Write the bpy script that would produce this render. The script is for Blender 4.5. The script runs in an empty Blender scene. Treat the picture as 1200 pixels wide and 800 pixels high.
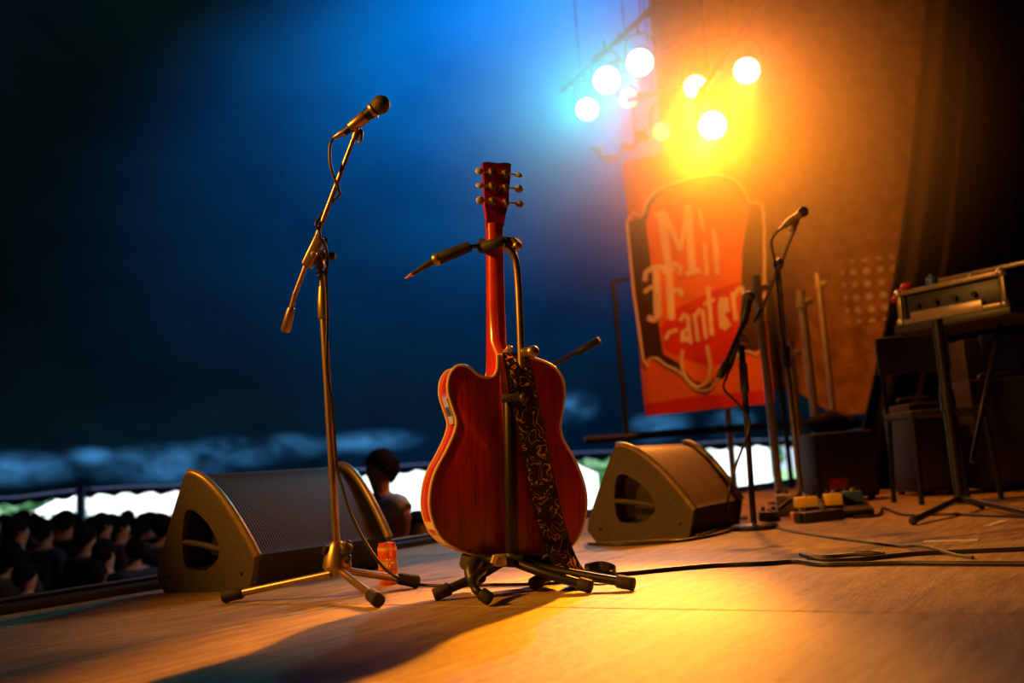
import bpy, bmesh, math, random
from mathutils import Vector, Matrix
random.seed(7)
scn = bpy.context.scene
COL = scn.collection
V = Vector

# ------------------------------------------------------------------ camera
FPX = 1167.0
CAMH = 0.31
PITCH = math.atan(150 / FPX)
ROLL = math.atan(0.075)
FWD = V((0, math.cos(PITCH), math.sin(PITCH)))
R0 = V((1, 0, 0))
U0 = V((0, -math.sin(PITCH), math.cos(PITCH)))
CU = (math.cos(ROLL) * R0 - math.sin(ROLL) * U0)
CV = (math.sin(ROLL) * R0 + math.cos(ROLL) * U0)
CAM = V((0, 0, CAMH))
cd = bpy.data.cameras.new('camera')
cam = bpy.data.objects.new('camera', cd)
COL.objects.link(cam)
cam.matrix_world = Matrix((
    (CU.x, CV.x, -FWD.x, CAM.x), (CU.y, CV.y, -FWD.y, CAM.y), (CU.z, CV.z, -FWD.z, CAM.z), (0, 0, 0, 1)))
cd.sensor_width = 36
cd.lens = 36 * FPX / 1200
cd.clip_start = 0.05
cd.clip_end = 300
cd.dof.use_dof = True
cd.dof.focus_distance = 2.62
cd.dof.aperture_fstop = 2.1
scn.camera = cam

def ray(px, py):
    return FWD + CU * ((px - 600) / FPX) - CV * ((py - 400) / FPX)
def at(px, py, y):
    """point at world depth y seen at a photo position"""
    d = ray(px, py)
    return CAM + d * (y / d.y)
def fl(px, py, z=0.0):
    """point on the plane of height z seen at a photo position"""
    d = ray(px, py)
    return CAM + d * ((z - CAMH) / d.z)
def uv_on(px, py, o, X, Z):
    """coordinates in the plane (o, X, Z)"""
    n = X.cross(Z)
    d = ray(px, py)
    p = CAM + d * ((o - CAM).dot(n) / d.dot(n)) - o
    return p.dot(X), p.dot(Z)

# ------------------------------------------------------------------ materials
MATS = {}
def newmat(name):
    m = bpy.data.materials.new(name)
    m.use_nodes = True
    nt = m.node_tree
    b = nt.nodes['Principled BSDF']
    return m, nt, b
def N(nt, kind, **kw):
    n = nt.nodes.new(kind)
    for k, v in kw.items():
        if k in n.inputs.keys():
            n.inputs[k].default_value = v
        else:
            setattr(n, k, v)
    return n
def mat(name, col, rough=0.5, metal=0.0, var=0.25, scale=12.0, bump=0.0, bscale=60.0, coat=0.0, spec=0.5, sheen=0.0):
    if name in MATS:
        return MATS[name]
    m, nt, b = newmat(name)
    L = nt.links.new
    tc = N(nt, 'ShaderNodeTexCoord')
    nz = N(nt, 'ShaderNodeTexNoise', Scale=scale, Detail=4.0)
    L(tc.outputs['Object'], nz.inputs['Vector'])
    r = N(nt, 'ShaderNodeValToRGB')
    c0 = [max(0, c * (1 - var)) for c in col] + [1]
    c1 = [min(1, c * (1 + var)) for c in col] + [1]
    r.color_ramp.elements[0].color = c0
    r.color_ramp.elements[1].color = c1
    r.color_ramp.elements[0].position = 0.3
    r.color_ramp.elements[1].position = 0.7
    L(nz.outputs['Fac'], r.inputs['Fac'])
    L(r.outputs['Color'], b.inputs['Base Color'])
    b.inputs['Roughness'].default_value = rough
    b.inputs['Metallic'].default_value = metal
    b.inputs['Specular IOR Level'].default_value = spec
    b.inputs['Coat Weight'].default_value = coat
    b.inputs['Coat Roughness'].default_value = 0.12
    b.inputs['Sheen Weight'].default_value = sheen
    if bump > 0:
        n2 = N(nt, 'ShaderNodeTexNoise', Scale=bscale, Detail=3.0)
        L(tc.outputs['Object'], n2.inputs['Vector'])
        bp = N(nt, 'ShaderNodeBump', Strength=bump, Distance=0.004)
        L(n2.outputs['Fac'], bp.inputs['Height'])
        L(bp.outputs['Normal'], b.inputs['Normal'])
    MATS[name] = m
    return m

def mat_emit(name, col, strength):
    m, nt, b = newmat(name)
    nt.nodes.remove(b)
    e = N(nt, 'ShaderNodeEmission', Color=(*col, 1), Strength=strength)
    nt.links.new(e.outputs[0], nt.nodes['Material Output'].inputs['Surface'])
    MATS[name] = m
    return m

def mat_floor():
    m, nt, b = newmat('scuffed_plywood')
    L = nt.links.new
    tc = N(nt, 'ShaderNodeTexCoord')
    mp = N(nt, 'ShaderNodeMapping')
    mr0 = N(nt, 'ShaderNodeMapping')
    mr0.inputs['Rotation'].default_value = (0, 0, math.radians(-56.6))
    L(tc.outputs['Object'], mr0.inputs['Vector'])
    mp.inputs['Scale'].default_value = (1.5, 13, 1)
    L(mr0.outputs[0], mp.inputs['Vector'])
    n1 = N(nt, 'ShaderNodeTexNoise', Scale=3.0, Detail=6.0, Roughness=0.6, Distortion=0.4)
    L(mp.outputs[0], n1.inputs['Vector'])
    n2 = N(nt, 'ShaderNodeTexNoise', Scale=1.6, Detail=5.0, Roughness=0.65)
    L(tc.outputs['Object'], n2.inputs['Vector'])
    r1 = N(nt, 'ShaderNodeValToRGB')
    r1.color_ramp.elements[0].color = (0.30, 0.205, 0.095, 1)
    r1.color_ramp.elements[1].color = (0.58, 0.42, 0.215, 1)
    r1.color_ramp.elements[0].position = 0.32
    r1.color_ramp.elements[1].position = 0.68
    L(n1.outputs['Fac'], r1.inputs['Fac'])
    r2 = N(nt, 'ShaderNodeValToRGB')
    r2.color_ramp.elements[0].color = (0.62, 0.6, 0.58, 1)
    r2.color_ramp.elements[1].color = (1, 1, 1, 1)
    r2.color_ramp.elements[0].position = 0.35
    r2.color_ramp.elements[1].position = 0.6
    L(n2.outputs['Fac'], r2.inputs['Fac'])
    mx = N(nt, 'ShaderNodeMix', data_type='RGBA', blend_type='MULTIPLY')
    mx.inputs[0].default_value = 0.8
    L(r1.outputs[0], mx.inputs[6]); L(r2.outputs[0], mx.inputs[7])
    L(mx.outputs[2], b.inputs['Base Color'])
    rr = N(nt, 'ShaderNodeMapRange')
    rr.inputs[3].default_value = 0.44; rr.inputs[4].default_value = 0.68
    L(n2.outputs['Fac'], rr.inputs[0])
    L(rr.outputs[0], b.inputs['Roughness'])
    n3 = N(nt, 'ShaderNodeTexNoise', Scale=14.0, Detail=5.0, Roughness=0.6)
    L(mp.outputs[0], n3.inputs['Vector'])
    n4 = N(nt, 'ShaderNodeTexNoise', Scale=38.0, Detail=3.0)
    L(tc.outputs['Object'], n4.inputs['Vector'])
    ad = N(nt, 'ShaderNodeMath', operation='ADD')
    L(n3.outputs['Fac'], ad.inputs[0]); L(n4.outputs['Fac'], ad.inputs[1])
    bp = N(nt, 'ShaderNodeBump', Strength=0.55, Distance=0.004)
    L(ad.outputs[0], bp.inputs['Height'])
    L(bp.outputs['Normal'], b.inputs['Normal'])
    b.inputs['Specular IOR Level'].default_value = 0.34
    return m

def mat_wood_red():
    m, nt, b = newmat('red_mahogany_lacquer')
    L = nt.links.new
    tc = N(nt, 'ShaderNodeTexCoord')
    mp = N(nt, 'ShaderNodeMapping')
    mp.inputs['Scale'].default_value = (60, 60, 2.2)
    L(tc.outputs['Object'], mp.inputs['Vector'])
    n1 = N(nt, 'ShaderNodeTexNoise', Scale=2.2, Detail=5.0, Roughness=0.6, Distortion=0.3)
    L(mp.outputs[0], n1.inputs['Vector'])
    r = N(nt, 'ShaderNodeValToRGB')
    r.color_ramp.elements[0].color = (0.22, 0.010, 0.003, 1)
    r.color_ramp.elements[1].color = (0.50, 0.020, 0.006, 1)
    r.color_ramp.elements[0].position = 0.35
    r.color_ramp.elements[1].position = 0.66
    L(n1.outputs['Fac'], r.inputs['Fac'])
    L(r.outputs[0], b.inputs['Base Color'])
    b.inputs['Roughness'].default_value = 0.42
    b.inputs['Coat Weight'].default_value = 0.25
    b.inputs['Coat Roughness'].default_value = 0.15
    return m

def mat_strap():
    m, nt, b = newmat('embroidered_strap')
    L = nt.links.new
    uv = N(nt, 'ShaderNodeUVMap')
    n1 = N(nt, 'ShaderNodeTexNoise', Scale=0.62, Detail=0.6, Distortion=1.9)
    L(uv.outputs[0], n1.inputs['Vector'])
    s = N(nt, 'ShaderNodeMath', operation='MULTIPLY'); s.inputs[1].default_value = 3.6
    L(n1.outputs['Fac'], s.inputs[0])
    fr = N(nt, 'ShaderNodeMath', operation='PINGPONG'); fr.inputs[1].default_value = 0.5
    L(s.outputs[0], fr.inputs[0])
    lt = N(nt, 'ShaderNodeMath', operation='LESS_THAN'); lt.inputs[1].default_value = 0.095
    L(fr.outputs[0], lt.inputs[0])
    n2 = N(nt, 'ShaderNodeTexNoise', Scale=0.8, Detail=1.0)
    L(uv.outputs[0], n2.inputs['Vector'])
    gt = N(nt, 'ShaderNodeMath', operation='GREATER_THAN'); gt.inputs[1].default_value = 0.40
    L(n2.outputs['Fac'], gt.inputs[0])
    mu = N(nt, 'ShaderNodeMath', operation='MULTIPLY')
    L(lt.outputs[0], mu.inputs[0]); L(gt.outputs[0], mu.inputs[1])
    # plain woven border along both edges
    sp = N(nt, 'ShaderNodeSeparateXYZ'); L(uv.outputs[0], sp.inputs[0])
    ab = N(nt, 'ShaderNodeMath', operation='ABSOLUTE')
    L(sp.outputs['X'], ab.inputs[0])
    ins = N(nt, 'ShaderNodeMath', operation='LESS_THAN'); ins.inputs[1].default_value = 1.32
    L(ab.outputs[0], ins.inputs[0])
    mu2 = N(nt, 'ShaderNodeMath', operation='MULTIPLY')
    L(mu.outputs[0], mu2.inputs[0]); L(ins.outputs[0], mu2.inputs[1])
    mx = N(nt, 'ShaderNodeMix', data_type='RGBA')
    mx.inputs[6].default_value = (0.045, 0.025, 0.012, 1)
    mx.inputs[7].default_value = (0.85, 0.55, 0.18, 1)
    L(mu2.outputs[0], mx.inputs[0])
    L(mx.outputs[2], b.inputs['Base Color'])
    b.inputs['Roughness'].default_value = 0.6
    bp = N(nt, 'ShaderNodeBump', Strength=0.3, Distance=0.002)
    L(mu2.outputs[0], bp.inputs['Height']); L(bp.outputs[0], b.inputs['Normal'])
    return m

def mat_grille():
    m, nt, b = newmat('ribbed_black_grille')
    L = nt.links.new
    uv = N(nt, 'ShaderNodeUVMap')
    w = N(nt, 'ShaderNodeTexWave', Scale=1.0, Distortion=0.0)
    w.bands_direction = 'X'
    L(uv.outputs[0], w.inputs['Vector'])
    w2 = N(nt, 'ShaderNodeTexWave', Scale=1.0)
    w2.bands_direction = 'Y'
    L(uv.outputs[0], w2.inputs['Vector'])
    ad = N(nt, 'ShaderNodeMath', operation='MULTIPLY')
    L(w.outputs['Fac'], ad.inputs[0]); L(w2.outputs['Fac'], ad.inputs[1])
    r = N(nt, 'ShaderNodeValToRGB')
    r.color_ramp.elements[0].color = (0.010, 0.010, 0.010, 1)
    r.color_ramp.elements[1].color = (0.045, 0.043, 0.042, 1)
    L(w.outputs['Fac'], r.inputs['Fac'])
    L(r.outputs[0], b.inputs['Base Color'])
    b.inputs['Roughness'].default_value = 0.62
    b.inputs['Specular IOR Level'].default_value = 0.25
    bp = N(nt, 'ShaderNodeBump', Strength=0.7, Distance=0.004)
    L(w.outputs['Fac'], bp.inputs['Height']); L(bp.outputs[0], b.inputs['Normal'])
    return m

def mat_canopy():
    m, nt, b = newmat('blue_tent_canvas')
    L = nt.links.new
    tc = N(nt, 'ShaderNodeTexCoord')
    n1 = N(nt, 'ShaderNodeTexNoise', Scale=0.5, Detail=4.0)
    L(tc.outputs['Object'], n1.inputs['Vector'])
    r = N(nt, 'ShaderNodeValToRGB')
    r.color_ramp.elements[0].color = (0.004, 0.10, 0.38, 1)
    r.color_ramp.elements[1].color = (0.006, 0.16, 0.52, 1)
    r.color_ramp.elements[0].position = 0.35; r.color_ramp.elements[1].position = 0.65
    L(n1.outputs['Fac'], r.inputs['Fac'])
    L(r.outputs[0], b.inputs['Base Color'])
    b.inputs['Roughness'].default_value = 0.75
    b.inputs['Specular IOR Level'].default_value = 0.2
    # translucent patches near the eave, shaped to imitate daylight falling on the canvas
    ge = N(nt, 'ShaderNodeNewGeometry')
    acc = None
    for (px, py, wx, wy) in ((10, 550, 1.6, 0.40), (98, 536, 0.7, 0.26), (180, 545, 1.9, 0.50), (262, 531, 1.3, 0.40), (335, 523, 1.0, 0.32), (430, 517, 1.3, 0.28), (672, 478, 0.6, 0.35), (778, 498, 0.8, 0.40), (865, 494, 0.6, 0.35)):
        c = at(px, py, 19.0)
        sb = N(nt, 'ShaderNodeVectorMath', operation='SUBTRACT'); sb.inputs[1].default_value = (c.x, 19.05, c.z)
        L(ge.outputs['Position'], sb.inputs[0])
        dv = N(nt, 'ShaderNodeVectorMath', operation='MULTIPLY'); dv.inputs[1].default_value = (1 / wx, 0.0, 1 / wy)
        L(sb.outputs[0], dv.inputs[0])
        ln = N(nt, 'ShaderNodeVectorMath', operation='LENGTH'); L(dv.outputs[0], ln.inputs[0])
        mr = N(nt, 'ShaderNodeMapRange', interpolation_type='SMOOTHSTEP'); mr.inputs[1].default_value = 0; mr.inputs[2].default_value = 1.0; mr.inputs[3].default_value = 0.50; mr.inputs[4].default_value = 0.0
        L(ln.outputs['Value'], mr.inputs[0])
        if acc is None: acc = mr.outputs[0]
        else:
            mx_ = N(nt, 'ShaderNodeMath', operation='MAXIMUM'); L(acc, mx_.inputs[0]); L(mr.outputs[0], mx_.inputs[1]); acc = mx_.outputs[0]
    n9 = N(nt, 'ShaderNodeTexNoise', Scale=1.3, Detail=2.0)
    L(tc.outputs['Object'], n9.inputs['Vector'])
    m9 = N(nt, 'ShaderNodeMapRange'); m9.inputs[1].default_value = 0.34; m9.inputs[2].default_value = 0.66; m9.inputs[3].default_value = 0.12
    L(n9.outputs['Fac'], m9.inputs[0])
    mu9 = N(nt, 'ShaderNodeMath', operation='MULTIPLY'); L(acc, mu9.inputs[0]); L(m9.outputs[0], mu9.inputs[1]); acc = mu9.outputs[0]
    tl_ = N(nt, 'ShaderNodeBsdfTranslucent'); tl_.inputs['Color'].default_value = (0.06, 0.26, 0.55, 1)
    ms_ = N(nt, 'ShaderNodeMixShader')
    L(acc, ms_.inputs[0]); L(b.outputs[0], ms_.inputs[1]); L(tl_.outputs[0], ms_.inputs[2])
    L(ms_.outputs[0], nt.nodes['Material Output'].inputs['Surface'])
    return m

def mat_scrim():
    m, nt, b = newmat('perforated_scrim_cloth')
    L = nt.links.new
    uv = N(nt, 'ShaderNodeUVMap')
    vo = N(nt, 'ShaderNodeTexVoronoi', Scale=1.0, Randomness=0.0)
    L(uv.outputs[0], vo.inputs['Vector'])
    lt = N(nt, 'ShaderNodeMath', operation='LESS_THAN'); lt.inputs[1].default_value = 0.26
    L(vo.outputs['Distance'], lt.inputs[0])
    # the dots are only printed inside a window-like square
    sp = N(nt, 'ShaderNodeSeparateXYZ'); L(uv.outputs[0], sp.inputs[0])
    def band(out, lo, hi):
        a = N(nt, 'ShaderNodeMath', operation='GREATER_THAN'); a.inputs[1].default_value = lo
        c = N(nt, 'ShaderNodeMath', operation='LESS_THAN'); c.inputs[1].default_value = hi
        d = N(nt, 'ShaderNodeMath', operation='MULTIPLY')
        L(out, a.inputs[0]); L(out, c.inputs[0]); L(a.outputs[0], d.inputs[0]); L(c.outputs[0], d.inputs[1])
        return d.outputs[0]
    bx = band(sp.outputs['X'], 13.0, 19.0)
    by = band(sp.outputs['Y'], 7.0, 12.0)
    m1 = N(nt, 'ShaderNodeMath', operation='MULTIPLY'); L(bx, m1.inputs[0]); L(by, m1.inputs[1])
    m2 = N(nt, 'ShaderNodeMath', operation='MULTIPLY'); L(m1.outputs[0], m2.inputs[0]); L(lt.outputs[0], m2.inputs[1])
    n1 = N(nt, 'ShaderNodeTexNoise', Scale=0.9, Detail=6.0, Roughness=0.7)
    L(uv.outputs[0], n1.inputs['Vector'])
    r = N(nt, 'ShaderNodeValToRGB')
    r.color_ramp.elements[0].color = (0.20, 0.11, 0.04, 1)
    r.color_ramp.elements[1].color = (0.42, 0.26, 0.11, 1)
    r.color_ramp.elements[0].position = 0.35; r.color_ramp.elements[1].position = 0.65
    L(n1.outputs['Fac'], r.inputs['Fac'])
    mx = N(nt, 'ShaderNodeMix', data_type='RGBA')
    L(m2.outputs[0], mx.inputs[0]); L(r.outputs[0], mx.inputs[6])
    mx.inputs[7].default_value = (0.55, 0.62, 0.75, 1)
    L(mx.outputs[2], b.inputs['Base Color'])
    b.inputs['Roughness'].default_value = 0.8
    b.inputs['Specular IOR Level'].default_value = 0.1
    return m

M = {}
M['floor'] = mat_floor()
M['wood'] = mat_wood_red()
M['strap'] = mat_strap()
M['grille'] = mat_grille()
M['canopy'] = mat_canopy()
M['scrim'] = mat_scrim()
M['rim_red'] = mat('red_lacquer_rim', (0.62, 0.022, 0.008), 0.25, 0, 0.15, 6, coat=0.5)
M['neck'] = mat('red_lacquer_neck', (0.48, 0.030, 0.010), 0.24, 0, 0.2, 8, coat=0.6)
M['cream'] = mat('cream_binding', (0.75, 0.60, 0.36), 0.4, 0, 0.06)
M['spruce'] = mat('amber_spruce', (0.55, 0.30, 0.12), 0.4, 0, 0.1)
M['ebony'] = mat('dark_fretboard', (0.03, 0.018, 0.012), 0.45)
M['chrome'] = mat('worn_chrome', (0.62, 0.54, 0.42), 0.34, 0.65, 0.08)
M['pearl'] = mat('pearloid', (0.62, 0.55, 0.45), 0.25, 0, 0.1)
M['steel_gold'] = mat('satin_stand_metal', (0.40, 0.29, 0.17), 0.36, 0.85, 0.12, 20)
M['black_metal'] = mat('black_powder_coat', (0.012, 0.011, 0.010), 0.42, 0.0, 0.2, 30, spec=0.3)
M['black_plastic'] = mat('black_plastic', (0.03, 0.028, 0.027), 0.45, 0, 0.2, 30)
M['rubber'] = mat('black_rubber', (0.018, 0.016, 0.015), 0.7, 0, 0.2, 30, bump=0.2, bscale=200)
M['foam'] = mat('black_foam', (0.03, 0.028, 0.027), 0.85, 0, 0.2, 60, bump=0.5, bscale=300)
M['mesh_metal'] = mat('dark_mic_mesh', (0.10, 0.08, 0.06), 0.5, 0.5, 0.4, 260, bump=0.6, bscale=350)
M['carpet'] = mat('textured_black_cabinet', (0.085, 0.072, 0.060), 0.62, 0, 0.3, 180, bump=0.6, bscale=260)
M['cab_dark'] = mat('black_tolex', (0.018, 0.017, 0.016), 0.65, 0, 0.3, 120, bump=0.3, bscale=200)
M['rail'] = mat('tan_panel_edge', (0.32, 0.24, 0.15), 0.35, 0.3, 0.2, 30)  # edges coloured lighter than the side panels
M['cable'] = mat('black_cable_jacket', (0.02, 0.019, 0.018), 0.42, 0, 0.1, 40)
M['alu'] = mat('dull_aluminium_tube', (0.50, 0.46, 0.42), 0.42, 0.8, 0.15, 20)
M['banner'] = mat('orange_red_banner_cloth', (0.50, 0.115, 0.018), 0.75, 0, 0.1, 3, spec=0.15)
M['banner_red'] = mat('red_banner_print', (0.40, 0.022, 0.008), 0.75, 0, 0.12, 4, spec=0.15)
M['banner_brown'] = mat('brown_banner_print', (0.035, 0.015, 0.008), 0.75, 0, 0.15, 4, spec=0.15)
M['banner_grey'] = mat('grey_banner_print', (0.50, 0.42, 0.42), 0.75, 0, 0.1, 4, spec=0.15)
M['curtain'] = mat('black_drape', (0.007, 0.005, 0.004), 0.85, 0, 0.25, 8, spec=0.1)
M['black_wall'] = mat('black_masking_cloth', (0.010, 0.010, 0.012), 0.9, 0, 0.2, 4, spec=0.05)
M['grass'] = mat('trampled_grass', (0.10, 0.13, 0.05), 0.9, 0, 0.5, 1.5, bump=0.4)
M['lawn'] = mat('bright_lawn', (0.16, 0.30, 0.12), 0.9, 0, 0.4, 1.0)
M['white_pvc'] = mat('white_tent_cloth', (0.80, 0.82, 0.84), 0.5, 0, 0.04, 2)
M['hedge'] = mat('dark_green_leaves', (0.05, 0.13, 0.06), 0.8, 0, 0.6, 3)
M['hair'] = mat('dark_hair', (0.006, 0.004, 0.003), 0.85, 0, 0.3, 60, bump=0.6, bscale=120, spec=0.1)
M['hair_grey'] = mat('grey_hair', (0.42, 0.44, 0.50), 0.6, 0, 0.2, 60, bump=0.4, bscale=120)
M['skin'] = mat('skin', (0.42, 0.22, 0.15), 0.5, 0, 0.08, 20)
M['shirt_black'] = mat('black_shirt', (0.007, 0.007, 0.008), 0.9, 0, 0.2, 20, spec=0.1)
M['shirt_navy'] = mat('navy_shirt', (0.02, 0.024, 0.05), 0.85, 0, 0.2, 20)
M['shirt_brown'] = mat('brown_shirt', (0.03, 0.018, 0.012), 0.85, 0, 0.2, 20)
M['shirt_red'] = mat('dark_red_shirt', (0.16, 0.02, 0.02), 0.85, 0, 0.2, 20)
M['trousers'] = mat('dark_trousers', (0.02, 0.022, 0.03), 0.85, 0, 0.2, 20)
M['can_red'] = mat('red_orange_can', (0.75, 0.13, 0.03), 0.3, 0.3, 0.25, 60)
M['can_yellow'] = mat('yellow_can_print', (0.85, 0.55, 0.15), 0.35, 0.3, 0.2, 60)
M['tape'] = mat('white_gaffer_tape', (0.75, 0.72, 0.70), 0.7, 0, 0.05, 20)
M['yellow'] = mat('yellow_enamel', (0.90, 0.60, 0.06), 0.4, 0.1, 0.1, 20)
M['orange'] = mat('orange_enamel', (0.75, 0.22, 0.04), 0.4, 0.1, 0.1, 20)
M['cream_enamel'] = mat('cream_enamel', (0.75, 0.62, 0.45), 0.4, 0.1, 0.1, 20)
M['blue'] = mat('blue_enamel', (0.03, 0.10, 0.35), 0.45, 0.0, 0.1, 20)
M['red'] = mat('red_badge', (0.55, 0.025, 0.02), 0.5, 0, 0.1, 20)
M['panel_blue'] = mat('grey_blue_panel', (0.45, 0.52, 0.62), 0.35, 0.2, 0.1, 20)
M['tip_brass'] = mat('brass_tip', (0.75, 0.33, 0.10), 0.3, 0.9, 0.1)

# ------------------------------------------------------------------ mesh builder
def frame_z(d):
    d = d.normalized()
    a = V((0, 0, 1)) if abs(d.z) < 0.95 else V((1, 0, 0))
    x = a.cross(d).normalized()
    return x, d.cross(x).normalized(), d

def smooth_path(pts, n=6):
    pts = [V(p) for p in pts]
    if len(pts) < 3:
        return pts
    out = []
    P = [pts[0] * 2 - pts[1]] + pts + [pts[-1] * 2 - pts[-2]]
    for i in range(1, len(P) - 2):
        p0, p1, p2, p3 = P[i - 1], P[i], P[i + 1], P[i + 2]
        for k in range(n):
            t = k / n
            out.append(0.5 * ((2 * p1) + (p2 - p0) * t + (2 * p0 - 5 * p1 + 4 * p2 - p3) * t * t + (3 * p1 - p0 - 3 * p2 + p3) * t ** 3))
    out.append(pts[-1])
    return out

def smooth_closed(pts, n=6):
    out = []
    k_ = len(pts)
    for i in range(k_):
        p0, p1, p2, p3 = [V(pts[(i + j) % k_]) for j in (-1, 0, 1, 2)]
        for k in range(n):
            t = k / n
            out.append(0.5 * ((2 * p1) + (p2 - p0) * t + (2 * p0 - 5 * p1 + 4 * p2 - p3) * t * t + (3 * p1 - p0 - 3 * p2 + p3) * t ** 3))
    return out

class MB:
    def __init__(s):
        s.bm = bmesh.new()
        s.uv = None
    def face(s, vs):
        try:
            return s.bm.faces.new(vs)
        except ValueError:
            return None
    def box(s, c, size, R=None, bev=0.0, seg=2):
        R = R or Matrix.Identity(3)
        c = V(c)
        t = bmesh.new()
        bmesh.ops.create_cube(t, size=1)
        for v in t.verts:
            v.co = V((v.co.x * size[0], v.co.y * size[1], v.co.z * size[2]))
        if bev > 0:
            bmesh.ops.bevel(t, geom=t.edges[:], offset=min(bev, min(size) * 0.45), segments=seg, profile=0.5, affect='EDGES')
        mp = {}
        for v in t.verts:
            mp[v] = s.bm.verts.new(R @ v.co + c)
        for f in t.faces:
            s.face([mp[v] for v in f.verts])
        t.free()
        return s
    def ring(s, c, x, y, r, n):
        return [s.bm.verts.new(c + x * (r * math.cos(2 * math.pi * k / n)) + y * (r * math.sin(2 * math.pi * k / n))) for k in range(n)]
    def lathe(s, p, q, prof, n=24):
        """prof: list of (t along p->q in metres or fraction when <=1 flag, radius)"""
        p, q = V(p), V(q)
        x, y, d = frame_z(q - p)
        Ln = (q - p).length
        prev = None
        first = last = None
        for t, r in prof:
            rg = s.ring(p + d * (t * Ln), x, y, max(r, 1e-5), n)
            if prev:
                for k in range(n):
                    s.face([prev[k], prev[(k + 1) % n], rg[(k + 1) % n], rg[k]])
            else:
                first = rg
            prev = rg
        s.face(first[::-1]); s.face(prev)
        return s
    def cyl(s, p, q, r, r2=None, n=20, bev=0.0):
        r2 = r if r2 is None else r2
        Ln = (V(q) - V(p)).length
        b = min(bev, Ln * 0.4, r * 0.9, r2 * 0.9) if bev else 0
        if b:
            prof = [(0, r - b), (b * 0.3 / Ln, r - b * 0.3), (b / Ln, r), (1 - b / Ln, r2), (1 - b * 0.3 / Ln, r2 - b * 0.3), (1, r2 - b)]
        else:
            prof = [(0, r), (1, r2)]
        return s.lathe(p, q, prof, n)
    def tube(s, pts, r, n=12, closed=False, smooth=6):
        pts = [V(p) for p in pts]
        rs = r if isinstance(r, (list, tuple)) else None
        if smooth and len(pts) > 2:
            m = len(pts)
            q = smooth_closed(pts, smooth) if closed else smooth_path(pts, smooth)
            if rs:
                rs = [rs[min(m - 1, i // smooth)] * (1 - (i % smooth) / smooth) + rs[min(m - 1, i // smooth + 1)] * ((i % smooth) / smooth) for i in range(len(q))]
            pts = q
        m = len(pts)
        d0 = (pts[1] - pts[0]).normalized()
        x, y, _ = frame_z(d0)
        prev = None; first = None
        for i, p in enumerate(pts):
            if closed:
                d = (pts[(i + 1) % m] - pts[i - 1]).normalized()
            else:
                d = (pts[min(i + 1, m - 1)] - pts[max(i - 1, 0)]).normalized()
            x = (x - d * x.dot(d))
            if x.length < 1e-6:
                x = frame_z(d)[0]
            x.normalize()
            y = d.cross(x)
            rg = s.ring(p, x, y, rs[i] if rs else r, n)
            if prev:
                for k in range(n):
                    s.face([prev[k], prev[(k + 1) % n], rg[(k + 1) % n], rg[k]])
            else:
                first = rg
            prev = rg
        if closed:
            for k in range(n):
                s.face([prev[k], prev[(k + 1) % n], first[(k + 1) % n], first[k]])
        else:
            s.face(first[::-1]); s.face(prev)
        return s
    def ball(s, c, r, sc=(1, 1, 1), u=20, v=14, R=None):
        t = bmesh.new()
        bmesh.ops.create_uvsphere(t, u_segments=u, v_segments=v, radius=1)
        R = R or Matrix.Identity(3)
        mp = {}
        for w in t.verts:
            mp[w] = s.bm.verts.new(R @ V((w.co.x * r * sc[0], w.co.y * r * sc[1], w.co.z * r * sc[2])) + V(c))
        for f in t.faces:
            s.face([mp[w] for w in f.verts])
        t.free()
        return s
    def prism(s, poly, f0, f1, holes=()):
        """poly: 2-D outline; f0/f1 map (a,b)->3-D for both caps; holes: list of outlines"""
        loops = [poly] + list(holes)
        caps = []
        for f in (f0, f1):
            rings = [[s.bm.verts.new(f(a, b)) for a, b in lp] for lp in loops]
            caps.append(rings)
            if len(loops) == 1:
                s.face(rings[0])
            else:
                es = []
                for rg in rings:
                    for k in range(len(rg)):
                        es.append(s.bm.edges.new((rg[k], rg[(k + 1) % len(rg)])))
                bmesh.ops.triangle_fill(s.bm, use_beauty=True, use_dissolve=False, edges=es)
        for a, b in zip(*caps):
            n = len(a)
            for k in range(n):
                s.face([a[k], a[(k + 1) % n], b[(k + 1) % n], b[k]])
        return s
    def grid(s, fn, nu, nv, thick=0.0, uvf=None):
        g = [[s.bm.verts.new(fn(i / nu, j / nv)) for j in range(nv + 1)] for i in range(nu + 1)]
        if uvf and not s.uv:
            s.uv = s.bm.loops.layers.uv.new('UVMap')
        fs = []
        for i in range(nu):
            for j in range(nv):
                f = s.face([g[i][j], g[i + 1][j], g[i + 1][j + 1], g[i][j + 1]])
                fs.append(f)
                if uvf and f:
                    for lp, (a, b) in zip(f.loops, ((i, j), (i + 1, j), (i + 1, j + 1), (i, j + 1))):
                        lp[s.uv].uv = uvf(a / nu, b / nv)
        if thick:
            s.bm.normal_update()
            r = bmesh.ops.solidify(s.bm, geom=[f for f in fs if f], thickness=thick)
        return s
    def build(s, name, material, parent=None, origin=None, local=False, sharp=38, label=None, keep=False):
        bm = s.bm
        if not keep:
            bmesh.ops.recalc_face_normals(bm, faces=bm.faces[:])
        lim = math.radians(sharp)
        for f in bm.faces:
            f.smooth = True
        for e in bm.edges:
            if len(e.link_faces) == 2 and e.calc_face_angle(0) > lim:
                e.smooth = False
        if parent is None:
            if origin is None and not local:
                lo = V((min(v.co[k] for v in bm.verts) for k in range(3)))
                hi = V((max(v.co[k] for v in bm.verts) for k in range(3)))
                origin = V(((lo.x + hi.x) / 2, (lo.y + hi.y) / 2, lo.z))
            origin = V(origin) if origin is not None else V((0, 0, 0))
        else:
            origin = V((0, 0, 0)) if local else root_of(parent).location.copy()
        bmesh.ops.translate(bm, verts=bm.verts[:], vec=-origin)
        me = bpy.data.meshes.new(name)
        bm.to_mesh(me); bm.free()
        o = bpy.data.objects.new(name, me)
        me.materials.append(material)
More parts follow.
